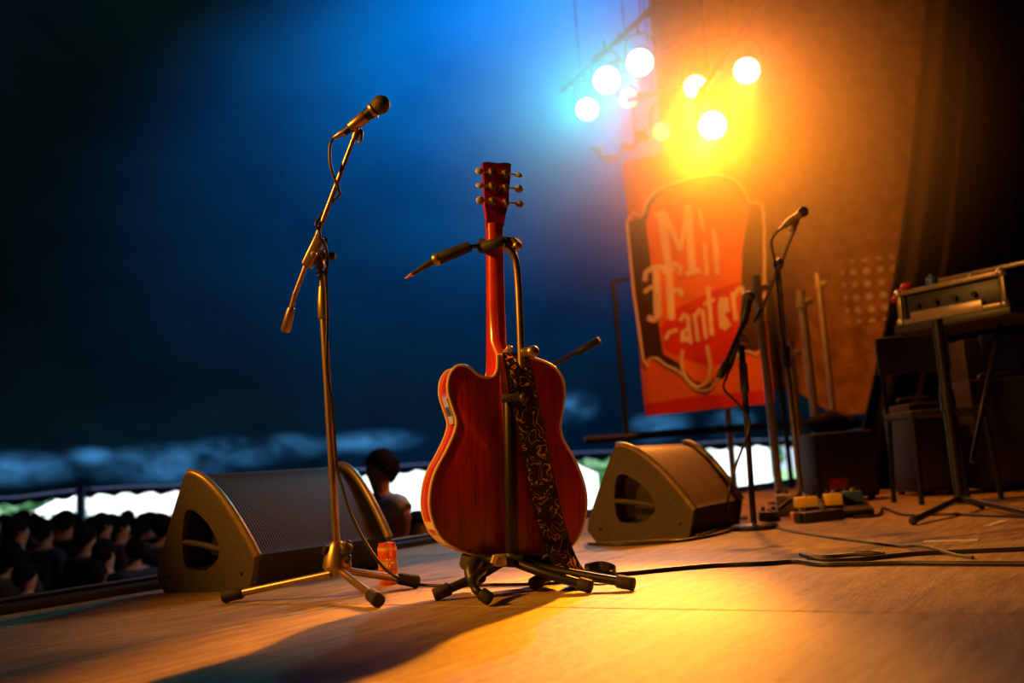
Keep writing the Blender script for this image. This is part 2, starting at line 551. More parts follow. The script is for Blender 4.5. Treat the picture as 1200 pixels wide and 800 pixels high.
        COL.objects.link(o)
        if parent is None:
            o.location = origin
        else:
            o.parent = parent
        if label:
            o['label'] = label
        return o

def root_of(o):
    while o.parent:
        o = o.parent
    return o
def tag(o, label, cat, group=None, kind=None):
    o['label'] = label; o['category'] = cat
    if group: o['group'] = group
    if kind: o['kind'] = kind
    return o
def thing(name, label, cat, loc=(0, 0, 0), rz=0.0, group=None):
    o = bpy.data.objects.new(name, None)
    o.empty_display_size = 0.1
    COL.objects.link(o)
    o.location = loc; o.rotation_euler = (0, 0, rz)
    return tag(o, label, cat, group)
def struct(o):
    o['kind'] = 'structure'
    return o
KIDS = {}
def copy_tree(o, parent=None):
    c = o.copy(); COL.objects.link(c); c.parent = parent
    for ch in list(o.children):
        copy_tree(ch, c)
    return c
def rotm(z=0, x=0, y=0):
    return (Matrix.Rotation(z, 3, 'Z') @ Matrix.Rotation(y, 3, 'Y') @ Matrix.Rotation(x, 3, 'X'))
def cols(a, b, c):
    return Matrix((a, b, c)).transposed()

# stage axes: E1 runs along the audience edge, E2 points to the far side of the stage
GA = math.radians(33.4)
E1 = V((math.sin(GA), math.cos(GA), 0))
E2 = V((math.cos(GA), -math.sin(GA), 0))
EDGE_B = -3.02
def AB(a, b, z=0.0):
    return E1 * a + E2 * b + V((0, 0, z))
GROUND = -1.30

# ------------------------------------------------------------------ setting
RS = cols(E1, E2, V((0, 0, 1)))
mb = MB()
rows = [(-4.17 + 1.22 * k) for k in range(12)]
for k, a0 in enumerate(rows):
    off = -1.863 if k % 2 == 0 else -1.60
    # row that ends at a=1.93 carries the joint seen on the left
    joints = [EDGE_B] + [off + 2.44 * j for j in range(-1, 5) if EDGE_B + 0.1 < off + 2.44 * j < 7.0] + [7.0]
    for b0, b1 in zip(joints[:-1], joints[1:]):
        g = 0.0025
        c = AB(a0 + 0.61, (b0 + b1) / 2, -0.009)
        mb.box(c, (1.22 - 2 * g, (b1 - b0) - 2 * g, 0.018), RS, 0.002, 1)
struct(mb.build('floor', M['floor'], local=True))
mb = MB()
a0, a1 = -4.17, -4.17 + 1.22 * 12
mb.box(AB((a0 + a1) / 2, (EDGE_B + 7.0) / 2, -0.66), (a1 - a0, 7.0 - EDGE_B, 1.277), RS)
o = struct(mb.build('trim_1', M['black_wall'], local=True)); o['label'] = 'black stage deck under the plywood'
mb = MB()
mb.box(AB((a0 + a1) / 2, EDGE_B + 0.045, 0.014), (a1 - a0, 0.09, 0.028), RS, 0.006)
mb.cyl(AB(a0, EDGE_B + 0.02, 0.036), AB(a1, EDGE_B + 0.02, 0.036), 0.009)
o = struct(mb.build('trim_2', M['black_plastic'], local=True)); o['label'] = 'black stage edge rail'
# ground
mb = MB()
mb.grid(lambda u, v: V((-40 + 80 * u, -6 + 27 * v, GROUND + 0.03 * math.sin(u * 60) * math.sin(v * 40))), 40, 30)
struct(mb.build('ground', M['grass'], local=True))
mb = MB()
mb.grid(lambda u, v: V((-60 + 120 * u, 21 + 60 * v, GROUND)), 30, 20)
o = struct(mb.build('ground_outside', M['lawn'], local=True))

# tent canopy: low scalloped eave far away, rising towards the stage
EAVE_Y = 20.0
def canopy(u, v):
    x = -19 + 31 * u
    t = v
    y = EAVE_Y - t * 26
    rise = 5.6 * math.sin(min(1.0, t * 26 / 15.5) * math.pi / 2) ** 0.9
    z = 0.52 + rise
    s = abs(math.sin((x + 0.8) * math.pi / 3.1))
    # cloth swells up between the eave poles
    z += (0.22 * s) * math.exp(-((t * 26) / 2.0) ** 2) * (1 if t > 0 else 0) + 0.06 * s * (1 if t == 0 else 0)
    z += 0.10 * math.sin(x * 0.9 + y * 0.35) * min(1, t * 6)
    return V((x, y, z))
mb = MB()
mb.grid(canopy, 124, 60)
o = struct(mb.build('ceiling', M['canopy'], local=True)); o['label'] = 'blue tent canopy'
# dark valance along the eave
mb = MB()
mb.grid(lambda u, v: canopy(u, 0) + V((0, 0.03, -0.17 * v * (1 + 0.25 * math.sin(u * 400)))), 200, 3)
o = struct(mb.build('trim_3', mat('navy_valance', (0.004, 0.012, 0.05), 0.8, 0, 0.2), local=True)); o['label'] = 'navy valance along the tent eave'
# closed sides of the tent
mb = MB(); mb.grid(lambda u, v: V((-19, -6 + 26 * u, GROUND + 8.2 * v)), 4, 4)
struct(mb.build('wall_left', M['black_wall'], local=True))
mb = MB(); mb.grid(lambda u, v: V((12 + 0.05 * math.sin(u * 90), -6 + 26 * u, GROUND + 8.2 * v)), 60, 4)
struct(mb.build('wall_right', M['black_wall'], local=True))
mb = MB(); mb.grid(lambda u, v: V((-19 + 31 * u, -6, GROUND + 8.2 * v)), 4, 4)
struct(mb.build('wall_front', M['black_wall'], local=True))

# side poles of the tent along the eave
for i, px in enumerate((95, 372, 664)):
    p = at(px, 600, EAVE_Y - 0.2)
    mb = MB()
    mb.cyl(V((p.x, p.y, GROUND)), V((p.x, p.y, 0.75)), 0.10, 0.085, 16)
    o = mb.build('tent_pole', mat('navy_pole', (0.02, 0.05, 0.14), 0.5))
    tag(o, ['navy tent side pole above the crowd at far left', 'navy tent side pole behind the near microphone stand', 'navy tent side pole right of the guitar body'][i], 'pole', 'side poles of the tent')

# ------------------------------------------------------------------ guitar
GY = 2.66
yaw = math.radians(17)
gX = V((math.cos(yaw), math.sin(yaw), 0))
G0 = at(593, 652, GY)
tilt_px = at(584, 187, GY + 0.0)
# guitar axis lies in the plane (gX, up) and leans slightly to the right
a_u, a_v = uv_on(584.5, 187, G0, gX, V((0, 0, 1)))
ang = math.atan2(a_u, a_v)
lean_back = math.radians(-1.5)
gZ = (gX * math.sin(ang) + V((0, 0, 1)) * math.cos(ang)).normalized()
gXr = (gX * math.cos(ang) - V((0, 0, 1)) * math.sin(ang)).normalized()
gY = gZ.cross(gXr).normalized()      # away from the camera
GM = cols(gXr, gY, gZ).to_4x4(); GM.translation = G0
guitar = thing('acoustic_guitar', 'dark red cutaway acoustic guitar seen from behind, held upright in a black stand', 'guitar')
guitar.matrix_world = GM
def gp(px, py):
    return uv_on(px, py, G0, gXr, gZ)
body_px = [(583, 416), (600, 415.5), (623, 419), (645, 427), (658, 441), (661.6, 459), (659, 481), (656.5, 502), (661, 517), (673, 538), (683, 562), (687.3, 586), (684.5, 610), (676, 632), (662, 645), (640, 651.5), (612, 653), (585, 652.5), (557, 649.5), (531, 640), (514, 625), (505, 603), (503.5, 581), (509, 555), (522.5, 529), (532, 508), (535, 493), (530, 476), (525, 459), (526, 442), (533, 430.5), (541.5, 428), (550, 430.5), (560, 439), (571, 442.5), (579, 440), (583, 430)]
ctrl = [V((*gp(*p), 0)) for p in body_px]
sm = []
n_ = len(ctrl)
for i in range(n_):
    if i in (0, n_ - 1):   # keep the corner at the heel crisp
        sm.append(ctrl[i])
        if i == n_ - 1:
            continue
    p0, p1, p2, p3 = [ctrl[(i + j) % n_] for j in (-1, 0, 1, 2)]
    if i == 0:
        p0 = p1 * 2 - p2
    for k in range(0 if i not in (0, n_ - 1) else 1, 5):
        t = k / 5
        sm.append(0.5 * ((2 * p1) + (p2 - p0) * t + (2 * p0 - 5 * p1 + 4 * p2 - p3) * t * t + (3 * p1 - p0 - 3 * p2 + p3) * t ** 3))
outl = [(p.x, p.y) for p in sm]
zc = 0.24
def inset(poly, d):
    n = len(poly); out = []
    area = sum(poly[i][0] * poly[(i + 1) % n][1] - poly[(i + 1) % n][0] * poly[i][1] for i in range(n))
    sg = 1 if area > 0 else -1
    for i in range(n):
        a = V((*poly[i - 1], 0)); b = V((*poly[(i + 1) % n], 0))
        t = (b - a)
        if t.length < 1e-7:
            out.append(poly[i]); continue
        t.normalize()
        out.append((poly[i][0] - sg * t.y * d, poly[i][1] + sg * t.x * d))
    return out
DEP = 0.105
inn = inset(outl, 0.004)
# back panel with a gentle arch towards the viewer
mb = MB()
def arch(a, b):
    return V((a, -0.012 * max(0, 1 - ((a / 0.21) ** 2)) * max(0, 1 - ((b - 0.24) / 0.30) ** 2), b))
def prism_arch(mb):
    cx, cz = 0.0, 0.22
    rings = []
    for f in (1.0, 0.93, 0.8, 0.6, 0.4, 0.2):
        rg = []
        for (a, b) in inn:
            aa, bb = cx + (a - cx) * f, cz + (b - cz) * f
            p = arch(aa, bb)
            k = 1 - f
            rg.append(mb.bm.verts.new(V((aa, -0.014 * (1 - (f ** 2)), bb))))
        rings.append(rg)
    for r1, r2 in zip(rings[:-1], rings[1:]):
        for k in range(len(r1)):
            mb.face([r1[k], r1[(k + 1) % len(r1)], r2[(k + 1) % len(r1)], r2[k]])
    mb.face(rings[-1])
    bot = [mb.bm.verts.new(V((a, 0.006, b))) for a, b in inn]
    for k in range(len(bot)):
        mb.face([rings[0][k], rings[0][(k + 1) % len(bot)], bot[(k + 1) % len(bot)], bot[k]])
    mb.face(bot)
prism_arch(mb)
mb.build('back_panel', M['wood'], guitar, local=True, sharp=50)
mb = MB()
mb.prism(inset(outl, 0.001), lambda a, b: V((a, 0.005, b)), lambda a, b: V((a, DEP - 0.005, b)))
mb.build('side', M['rim_red'], guitar, local=True)
mb = MB()
mb.prism(inset(outl, 0.004), lambda a, b: V((a, DEP - 0.006, b)), lambda a, b: V((a, DEP + 0.001, b)))
mb.build('soundboard', M['spruce'], guitar, local=True)
for yy in (0.001, DEP - 0.002):
    mb = MB()
    mb.tube([V((a, yy, b)) for a, b in outl], 0.0042, 8, closed=True, smooth=0)
    mb.build('binding', M['cream'], guitar, local=True, label='cream binding strip')
# preamp panel on the side of the upper bout
mb = MB()
zz0, zz1 = gp(528, 498)[1], gp(528, 463)[1]
pts = [p for p in outl if zz0 <= p[1] <= zz1 and p[0] < -0.09]
pts.sort(key=lambda p: p[1])
def side_strip(mb, pts, y0, y1, lift):
    prev = None
    for (a, b) in pts:
        vs = [mb.bm.verts.new(V((a - l_, y, b))) for y, l_ in ((y0, 0), (y0, lift), (y1, lift), (y1, 0))]
        if prev:
            for k in range(4):
                mb.face([prev[k], prev[(k + 1) % 4], vs[(k + 1) % 4], vs[k]])
        else:
            mb.face(vs)
        prev = vs
    mb.face(prev)
side_strip(mb, pts, 0.012, 0.062, 0.006)
pre = mb.build('preamp_panel', M['panel_blue'], guitar, local=True, label='grey preamp panel on the side')
mb = MB()
side_strip(mb, [p for p in pts if pts[0][1] + 0.02 < p[1] < pts[-1][1] - 0.02], 0.02, 0.052, 0.008)
mb.build('control_strip', M['black_plastic'], pre, local=True)
# tail graft stripes
for (ya, yb) in ((615, 617.5), (632, 637)):
    z_a, z_b = gp(508, yb)[1], gp(508, ya)[1]
    q = sorted([p for p in outl if z_a - 0.01 < p[1] < z_b + 0.012 and p[0] < -0.1], key=lambda p: p[1])
    if len(q) >= 2:
        mb = MB(); side_strip(mb, q, 0.006, DEP - 0.006, 0.002)
        mb.build('tail_stripe', M['cream'], guitar, local=True)
# neck: half-round back from the heel to the nut
FR = 0.092     # fretboard plane (local y)
def gq(px, py):
    return uv_on(px, py, G0 + gY * (FR - 0.012), gXr, gZ)
mb = MB()
nk = [(442, 571.5, 594), (418, 571.5, 594.5), (400, 571.5, 594), (360, 571.6, 592.5), (320, 571.5, 591.3), (275, 571, 590.3), (262, 570.5, 590.5)]
prev = None

for i, (py, xa, xb) in enumerate(nk):
    ua, za = gq(xa, py); ub, zb = gq(xb, py)
    w = (ub - ua) / 2; c = (ua + ub) / 2; z = (za + zb) / 2
    dep = 0.024 if i > 2 else (0.032 if i == 2 else 0.078)
    rg = []
    for k in range(13):
        th = math.pi * k / 12
        rg.append(mb.bm.verts.new(V((c - w * math.cos(th), FR - dep * math.sin(th) ** 0.8, z))))
    rg.append(mb.bm.verts.new(V((c + w, FR + 0.004, z)))); rg.append(mb.bm.verts.new(V((c - w, FR + 0.004, z))))
    if prev:
        for k in range(15):
            mb.face([prev[k], prev[(k + 1) % 15], rg[(k + 1) % 15], rg[k]])
    else:
        mb.face(rg)
    prev = rg
mb.face(prev)
mb.build('neck', M['neck'], guitar, local=True, sharp=60)
mb = MB()
q = [gq(573, 480), gq(593, 480), gq(589.4, 263), gq(572.2, 263)]
mb.prism(q, lambda a, b: V((a, FR + 0.003, b)), lambda a, b: V((a, FR + 0.0175, b)))
mb.build('fretboard', M['ebony'], guitar, local=True)
# strings and frets on the far side
for k in range(6):
    f_ = (k + 0.5) / 6
    u1 = gq(573 + 20 * f_, 560)[0]; u2 = gq(572.5 + 16.5 * f_, 262)[0]
    mb = MB(); mb.cyl(V((u1, FR + 0.0215, gp(590, 585)[1])), V((u2, FR + 0.0195, gp(580, 262)[1])), 0.0006, n=6)
    mb.build('string', M['chrome'], guitar, local=True)
mb = MB(); c = gp(590, 588)
mb.box(V((c[0], DEP + 0.006, c[1])), (0.15, 0.012, 0.03), bev=0.004)
mb.build('bridge', M['ebony'], guitar, local=True)
mb = MB(); c = gp(584, 520)
mb.cyl(V((c[0], DEP, c[1])), V((c[0], DEP + 0.0025, c[1])), 0.05, n=40)
mb.build('sound_hole', M['black_plastic'], guitar, local=True)
# headstock
mb = MB()
hs = [(570.5, 265), (570.2, 252), (568.5, 240), (568.6, 215), (567.5, 188), (573, 187.2), (584, 189), (596, 188.2), (601, 190), (598.5, 215), (596.3, 240), (592.5, 252), (590.6, 265)]
poly = [gq(*p) for p in hs]
kx = gq(580, 255)[1]
def hy(b, base):
    return base + 0.10 * max(0, b - kx)      # angled headstock
mb.prism(poly, lambda a, b: V((a, hy(b, FR - 0.013), b)), lambda a, b: V((a, hy(b, FR + 0.006), b)))
bmesh.ops.bevel(mb.bm, geom=[e for e in mb.bm.edges if not e.is_boundary and e.calc_face_angle(0) > 1.2], offset=0.002, segments=2, affect='EDGES')
hst = mb.build('headstock', M['neck'], guitar, local=True)
for (xs, xb, ys, side) in ((577, 565, (201, 218, 236), -1), (593, 606, (203, 220, 238), 1)):
    for py in ys:
        u, z = gq(xs, py)
        yb = hy(z, FR - 0.013)
        mb = MB()
        mb.box(V((u, yb - 0.006, z)), (0.017, 0.013, 0.021), bev=0.003)
        mb.cyl(V((u, yb - 0.012, z)), V((u, yb - 0.016, z)), 0.0055, n=14)
        ub = gq(xb, py)[0]
        mb.cyl(V((u, yb - 0.006, z)), V((ub, yb - 0.006, z)), 0.0028, n=10)
        tm = mb.build('tuning_machine', M['chrome'], guitar, local=True, label='chrome tuning machine')
        mb = MB()
        turn = random.uniform(-0.9, 0.9)
        mb.ball(V((ub + side * 0.006, yb - 0.006, z)), 0.0125, (1.0, 0.45, 0.95), 16, 10, Matrix.Rotation(turn, 3, 'X'))
        mb.build('tuning_button', M['pearl'], tm, local=True)
mb = MB()
c = gp(593.5, 411)
mb.cyl(V((c[0], 0.012, c[1])), V((c[0] + 0.004, -0.012, c[1] + 0.004)), 0.007, n=14)
mb.ball(V((c[0] + 0.004, -0.014, c[1] + 0.004)), 0.0095, (1, 0.6, 1))
mb.build('strap_button', M['chrome'], guitar, local=True)

# ------------------------------------------------------------------ guitar strap
sp_ctrl = [(605, 413, 2.612), (610, 440, 2.588), (618, 480, 2.590), (626, 520, 2.602), (634, 560, 2.614), (643, 600, 2.626), (652, 632, 2.625), (661, 654, 2.61), (672, 672, 2.585)]
mb = MB()
cen = smooth_path([at(*p) for p in sp_ctrl], 6)
hw = 0.0375
sx = (gXr + V((0, 0, -0.16))).normalized()
def strap_pt(i, u, back=0.0):
    t = cen[min(i + 1, len(cen) - 1)] - cen[max(i - 1, 0)]
    t.normalize()
    side = (sx - t * sx.dot(t)).normalized()
    nrm = side.cross(t)
    return cen[i] + side * (hw * u) + gY * (back + 0.004 * u * u)
def strap_mesh(cen, pt, lenscale=1.0):
    mb = MB()
    mb.uv = mb.bm.loops.layers.uv.new('UVMap')
    us = (-1, -0.5, 0, 0.5, 1)
    ds = [0]
    for a, b in zip(cen[:-1], cen[1:]):
        ds.append(ds[-1] + (b - a).length)
    g = [[(mb.bm.verts.new(pt(i, u)), (u * 1.5, ds[i] / hw * 1.5)) for u in us] for i in range(len(cen))]
    for i in range(len(cen) - 1):
        for j in range(4):
            q = [g[i][j], g[i][j + 1], g[i + 1][j + 1], g[i + 1][j]]
            f = mb.face([v for v, _ in q])
            for lp, (_, uv) in zip(f.loops, q):
                lp[mb.uv].uv = uv
    bmesh.ops.solidify(mb.bm, geom=mb.bm.faces[:], thickness=0.003)
    return mb
st = thing('guitar_strap', 'dark guitar strap with gold swirl embroidery hanging across the back of the red guitar', 'strap', cen[-1])
strap_mesh(cen, strap_pt).build('band', M['strap'], st, sharp=60)
# tail of the strap folded on the floor behind the stand leg
tl = smooth_path([cen[-1], fl(686, 667, 0.018), fl(704, 663.5, 0.016), fl(719, 667, 0.016), fl(722, 672.5, 0.016), fl(710, 676, 0.016), fl(692, 675, 0.016), fl(682, 672, 0.016)], 6)
def tail_pt(i, u):
    f = min(1, i / 6)
    return tl[i] + V((0, 0.006 * u, 0.0145 * u)) * f + sx * (0.034 * u * (1 - f))
strap_mesh(tl, tail_pt).build('folded_tail', M['rubber'], st, sharp=60, label='plain dark underside of the strap end')

# ------------------------------------------------------------------ guitar stand
HUB = at(600, 655, 2.60)
gs = thing('guitar_stand', 'black tripod guitar stand with a padded neck yoke holding the red guitar', 'stand', V((HUB.x, HUB.y, 0)))
shaft_top = at(597, 466, 2.60)
mb = MB()
mb.cyl(at(600, 654, 2.60), shaft_top, 0.0165, n=20, bev=0.002)
mb.cyl(at(598.8, 566, 2.60), at(598.6, 560, 2.60), 0.0185, n=20)
mb.build('lower_shaft', M['black_metal'], gs)
mb = MB()
mb.cyl(at(596.5, 470, 2.60), at(596.4, 462, 2.60), 0.021, n=20, bev=0.002)
mb.cyl(at(588, 467, 2.575), at(613, 464.5, 2.572), 0.0105, n=14, bev=0.002)
mb.ball(at(613.5, 466, 2.572), 0.014)
mb.box(at(600, 466, 2.588), (0.03, 0.03, 0.016), bev=0.004)
cl = mb.build('collar', M['black_plastic'], gs)
# gooseneck rising to the yoke
mb = MB()
neckpts = [at(613, 466, 2.605), at(611.5, 440, 2.605), at(610.5, 412, 2.607), at(609, 370, 2.61), at(607, 330, 2.615), at(604, 305, 2.615), at(598, 293, 2.61), at(590, 288.5, 2.605)]
mb.tube(neckpts, 0.0098, 14)
mb.build('gooseneck', M['steel_gold'], gs, label='bare metal gooseneck tube')
mb = MB()
mb.cyl(at(611, 413, 2.60), at(627, 411.5, 2.595), 0.012, n=16, bev=0.002)
mb.ball(at(624.5, 412, 2.59), 0.0165, (1, 0.7, 1))
mb.build('clamp_knob', M['steel_gold'], gs)
# yoke wraps the neck from the near side, prongs reach past it
mb = MB()
yk = [at(604.5, 286, 2.80), at(603, 285, 2.73), at(599, 284.5, 2.655), at(589, 284, 2.628), at(577, 287, 2.628), at(566, 290, 2.655), at(564.5, 288, 2.73), at(566, 287, 2.80)]
mb.tube(yk, 0.0165, 14)
mb.ball(yk[0], 0.02); mb.ball(yk[-1], 0.02)
mb.cyl(at(594, 281, 2.622), at(582, 280.5, 2.622), 0.008, n=12)
yoke = mb.build('yoke', M['rubber'], gs)
mb = MB()
mb.ball(at(606, 288, 2.62), 0.013); mb.cyl(at(600, 279, 2.62), at(609, 289, 2.62), 0.007)
mb.build('yoke_latch', M['steel_gold'], yoke)
# lever arm pointing out to the left
mb = MB()
mb.cyl(at(566, 287, 2.64), at(549, 289.5, 2.63), 0.006, n=12)
lv = mb.build('lever', M['black_metal'], gs)
mb = MB()
mb.lathe(at(552, 288, 2.63), at(509, 305, 2.63), [(0, 0.008), (0.03, 0.0145), (0.5, 0.0165), (0.9, 0.016), (1, 0.010)], 18)
mb.build('grip', M['rubber'], lv)
mb = MB()
mb.lathe(at(514, 303, 2.63), at(507, 305.8, 2.63), [(0, 0.017), (0.3, 0.0178), (0.8, 0.016), (1, 0.012)], 18)
mb.build('grip_ring', M['steel_gold'], lv)
mb = MB()
mb.lathe(at(509, 305, 2.63), at(483, 321, 2.63), [(0, 0.010), (0.4, 0.0085), (1, 0.0055)], 14)
mb.build('lever_end', M['black_plastic'], lv)
mb = MB()
mb.lathe(at(484, 320.4, 2.63), at(474.5, 326.5, 2.63), [(0, 0.0055), (0.6, 0.0035), (1, 0.001)], 12)
mb.build('tip', M['tip_brass'], lv)
# hub and legs
mb = MB()
mb.lathe(at(600, 664, 2.60), at(600, 648, 2.60), [(0, 0.016), (0.1, 0.026), (0.6, 0.026), (0.8, 0.022), (1, 0.018)], 20)
mb.box(at(600, 657, 2.585), (0.06, 0.03, 0.026), bev=0.006)
mb.build('hub', M['black_plastic'], gs)
def leg(path, r, foot_len, foot_r, name='leg', fm=None):
    mb = MB(); mb.tube(path, r, 14, smooth=5 if len(path) > 2 else 0)
    lg = mb.build(name, M['black_metal'], gs)
    d = (V(path[-1]) - V(path[-2])).normalized()
    mb = MB(); mb.cyl(V(path[-1]) - d * foot_len * 0.65, V(path[-1]) + d * foot_len * 0.35, foot_r, n=16, bev=0.004)
    mb.build('rubber_foot', M['rubber'], lg)
leg([at(588, 659, 2.59), at(560, 675, 2.56), fl(515, 694.5, 0.019)], 0.0115, 0.045, 0.0165)
leg([at(612, 659, 2.60), at(650, 668, 2.57), fl(736, 683, 0.018) + V((0, 0.0, 0))], 0.0115, 0.045, 0.0165)
leg([at(604, 659, 2.58), at(640, 672, 2.53), fl(688, 686, 0.018)], 0.0120, 0.035, 0.0165)
leg([at(612, 655, 2.62), at(650, 671, 2.66), fl(627, 683, 0.019)], 0.0100, 0.03, 0.017)
leg([at(566, 668, 2.53), at(556, 678, 2.46), at(557, 690, 2.39), fl(571, 700, 0.02)], 0.0100, 0.03, 0.016, 'support_arm')
# padded rests under the lower bout
def rest(path, padc, padR, nm):
    mb = MB(); mb.tube(path, 0.0115, 12)
    r_ = mb.build('support_arm', M['black_metal'], gs)
    mb = MB(); mb.box(padc, (0.062, 0.15, 0.05), padR, 0.018, 3)
    mb.build('pad', M['foam'], r_)
rest([at(594, 657, 2.59), at(575, 656, 2.62), at(560, 659, 2.68)], at(558, 660, 2.69), Matrix.Rotation(yaw, 3, 'Z') @ Matrix.Rotation(0.3, 3, 'Y'), 'left')
mb = MB()
mb.tube([at(558, 657, 2.60), at(552, 667, 2.57), at(555, 680, 2.55), at(563, 675, 2.53)], 0.0175, 12)
mb.build('arm_joint', M['black_plastic'], gs)
rest([at(606, 657, 2.61), at(625, 655, 2.64), at(640, 657, 2.69)], at(640, 659, 2.70), Matrix.Rotation(yaw, 3, 'Z') @ Matrix.Rotation(-0.3, 3, 'Y'), 'right')
mb = MB()
mb.cyl(at(578, 660, 2.55), at(581, 651, 2.55), 0.009); mb.box(at(586, 656, 2.56), (0.035, 0.02, 0.03), bev=0.006)
mb.build('locking_pin', M['chrome'], gs)

# ------------------------------------------------------------------ near microphone stand
MY = 2.80
base = at(395, 652, MY)
ms = thing('microphone_stand', 'bronze-lit boom microphone stand with tripod legs in front of the left wedge monitor', 'microphone stand', V((base.x, base.y, 0)))
mb = MB()
mb.lathe(at(395.5, 676, MY), at(394.5, 634, MY), [(0, 0.014), (0.06, 0.026), (0.3, 0.040), (0.55, 0.036), (0.8, 0.026), (0.93, 0.021), (1, 0.015)], 28)
hub = mb.build('tripod_hub', M['steel_gold'], ms)
mb = MB()
mb.cyl(at(404, 648, MY - 0.03), at(409, 640, MY - 0.05), 0.013, n=14, bev=0.003); mb.ball(at(407, 638, MY - 0.03), 0.014, (1, 0.7, 1))
mb.build('hub_knob', M['black_plastic'], hub)
mb = MB()
mb.cyl(at(384, 645, MY - 0.01), at(379, 643, MY - 0.01), 0.014, n=14, bev=0.003)
mb.build('hub_knob', M['black_plastic'], hub)
mb = MB()
mb.cyl(at(406, 654, MY - 0.02), at(411, 655, MY - 0.02), 0.012, n=14, bev=0.003)
mb.build('hub_knob', M['black_plastic'], hub)
def mleg(p, q, foot_d=0.05):
    mb = MB(); mb.cyl(p, q, 0.0105, n=16)
    lg = mb.build('leg', M['steel_gold'], ms)
    d = (q - p).normalized()
    mb = MB(); mb.lathe(q - d * foot_d, q + d * 0.012, [(0, 0.0135), (0.1, 0.017), (0.5, 0.0175), (0.92, 0.019), (1, 0.015)], 18)
    mb.build('rubber_foot', M['rubber'], lg)
mleg(at(388, 672, MY - 0.02), fl(266, 698, 0.020))
mleg(at(400, 670, MY - 0.03), fl(442, 702, 0.020))
mleg(at(403, 668, MY + 0.01), fl(486, 680.5, 0.019))
mb = MB()
mb.cyl(at(394.8, 640, MY), at(379, 372, MY), 0.0108, n=18)
mb.build('lower_pole', M['steel_gold'], ms)
mb = MB()
mb.lathe(at(379.2, 373, MY), at(377.3, 336, MY), [(0, 0.0145), (0.05, 0.0165), (0.5, 0.0155), (0.8, 0.0125), (1, 0.0095)], 20)
mb.build('clutch', M['steel_gold'], ms)
mb = MB()
mb.cyl(at(377.5, 340, MY), at(375.5, 308, MY), 0.0078, n=16)
mb.cyl(at(376.2, 322, MY), at(375.9, 318, MY), 0.0135, n=16)
mb.build('upper_pole', M['steel_gold'], ms)
# pivot clamp: one plate on the boom, one on the pole
def plate(pts, y0, y1, mbx):
    mbx.prism([tuple(p) for p in pts], lambda a, b: at(a, b, y0), lambda a, b: at(a, b, y1))
mb = MB()
ca, cb_ = at(359.5, 312, MY - 0.022), at(376, 278, MY - 0.03)
cx, cyv, cz = (cb_ - ca).normalized(), None, None
cyv = V((0, 1, 0)) - cx * cx.y; cyv.normalize(); cz = cx.cross(cyv)
RC = cols(cx, cyv, cz)
mb.box((ca + cb_) / 2, ((cb_ - ca).length * 1.04, 0.034, 0.030), RC, 0.006, 3)
pv = mb.build('boom_clamp', M['steel_gold'], ms)
mb = MB()
mb.lathe(at(371.5, 300, MY - 0.006), at(371.5, 300, MY + 0.02), [(0, 0.024), (0.15, 0.027), (0.85, 0.027), (1, 0.022)], 26)
mb.box(at(375, 309, MY + 0.004), (0.026, 0.026, 0.036), rotm(0, 0, -0.1), 0.006)
mb.build('pole_clamp', M['steel_gold'], ms)
mb = MB()
mb.lathe(at(367.8, 298, MY - 0.040), at(367.8, 298, MY - 0.052), [(0, 0.009), (0.6, 0.009), (1, 0.006)], 16)
mb.build('pivot_bolt', M['chrome'], pv, label='bright round pivot bolt')
mb = MB()
mb.lathe(at(379, 299.5, MY), at(393, 300, MY), [(0, 0.006), (0.4, 0.007), (0.42, 0.011), (0.9, 0.012), (1, 0.009)], 16)
mb.build('pivot_knob', M['black_plastic'], ms)
mb = MB()
mb.cyl(at(379, 284, MY - 0.02), at(383, 279, MY - 0.02), 0.009, n=14, bev=0.002)
mb.build('pivot_knob', M['black_plastic'], ms)
mb = MB()
bo_a, bo_b = at(346, 344, MY - 0.005), at(418, 153, MY - 0.09)
mb.cyl(bo_a, bo_b, 0.0072, 0.0066, n=16)
boom = mb.build('boom_arm', M['steel_gold'], ms)
mb = MB()
mb.lathe(at(346.5, 342, MY - 0.005), at(334, 389, MY + 0.02), [(0, 0.0075), (0.38, 0.0075), (0.40, 0.0105), (0.5, 0.0125), (0.95, 0.0145), (1, 0.011)], 18)
mb.build('counterweight', M['steel_gold'], ms)
mb = MB()
mb.lathe(at(415, 164, MY - 0.088), at(420.5, 149, MY - 0.09), [(0, 0.009), (0.3, 0.0115), (0.8, 0.011), (1, 0.008)], 16)
mb.tube([at(419, 150, MY - 0.08), at(424, 154, MY - 0.09), at(423, 164, MY - 0.09), at(420, 168, MY - 0.088)], 0.004, 10)
mb.build('clip_thread', M['steel_gold'], ms)
# microphone in its clip
A_, B_ = at(403, 155.5, MY - 0.09), at(446.5, 122.5, MY - 0.115)
mic = thing('microphone', 'dark handheld vocal microphone clipped to the boom tip of the near bronze stand', 'microphone', A_)
ax = (B_ - A_).normalized()
mb = MB()
mb.lathe(A_, A_ + ax * 0.10, [(0, 0.0085), (0.05, 0.0105), (0.5, 0.0125), (0.85, 0.0165), (1, 0.019)], 22)
mb.build('handle', M['black_metal'], mic)
mb = MB()
mb.lathe(A_ + ax * 0.096, A_ + ax * 0.108, [(0, 0.019), (0.3, 0.0225), (0.8, 0.0235), (1, 0.021)], 24)
mb.build('collar_ring', M['steel_gold'], mic)
mb = MB()
x_, y_, z_ = frame_z(ax)
mb.ball(A_ + ax * 0.130, 0.0265, (1, 1, 1.08), 28, 20, cols(x_, y_, z_))
mb.build('grille_head', M['mesh_metal'], mic)
mb = MB()
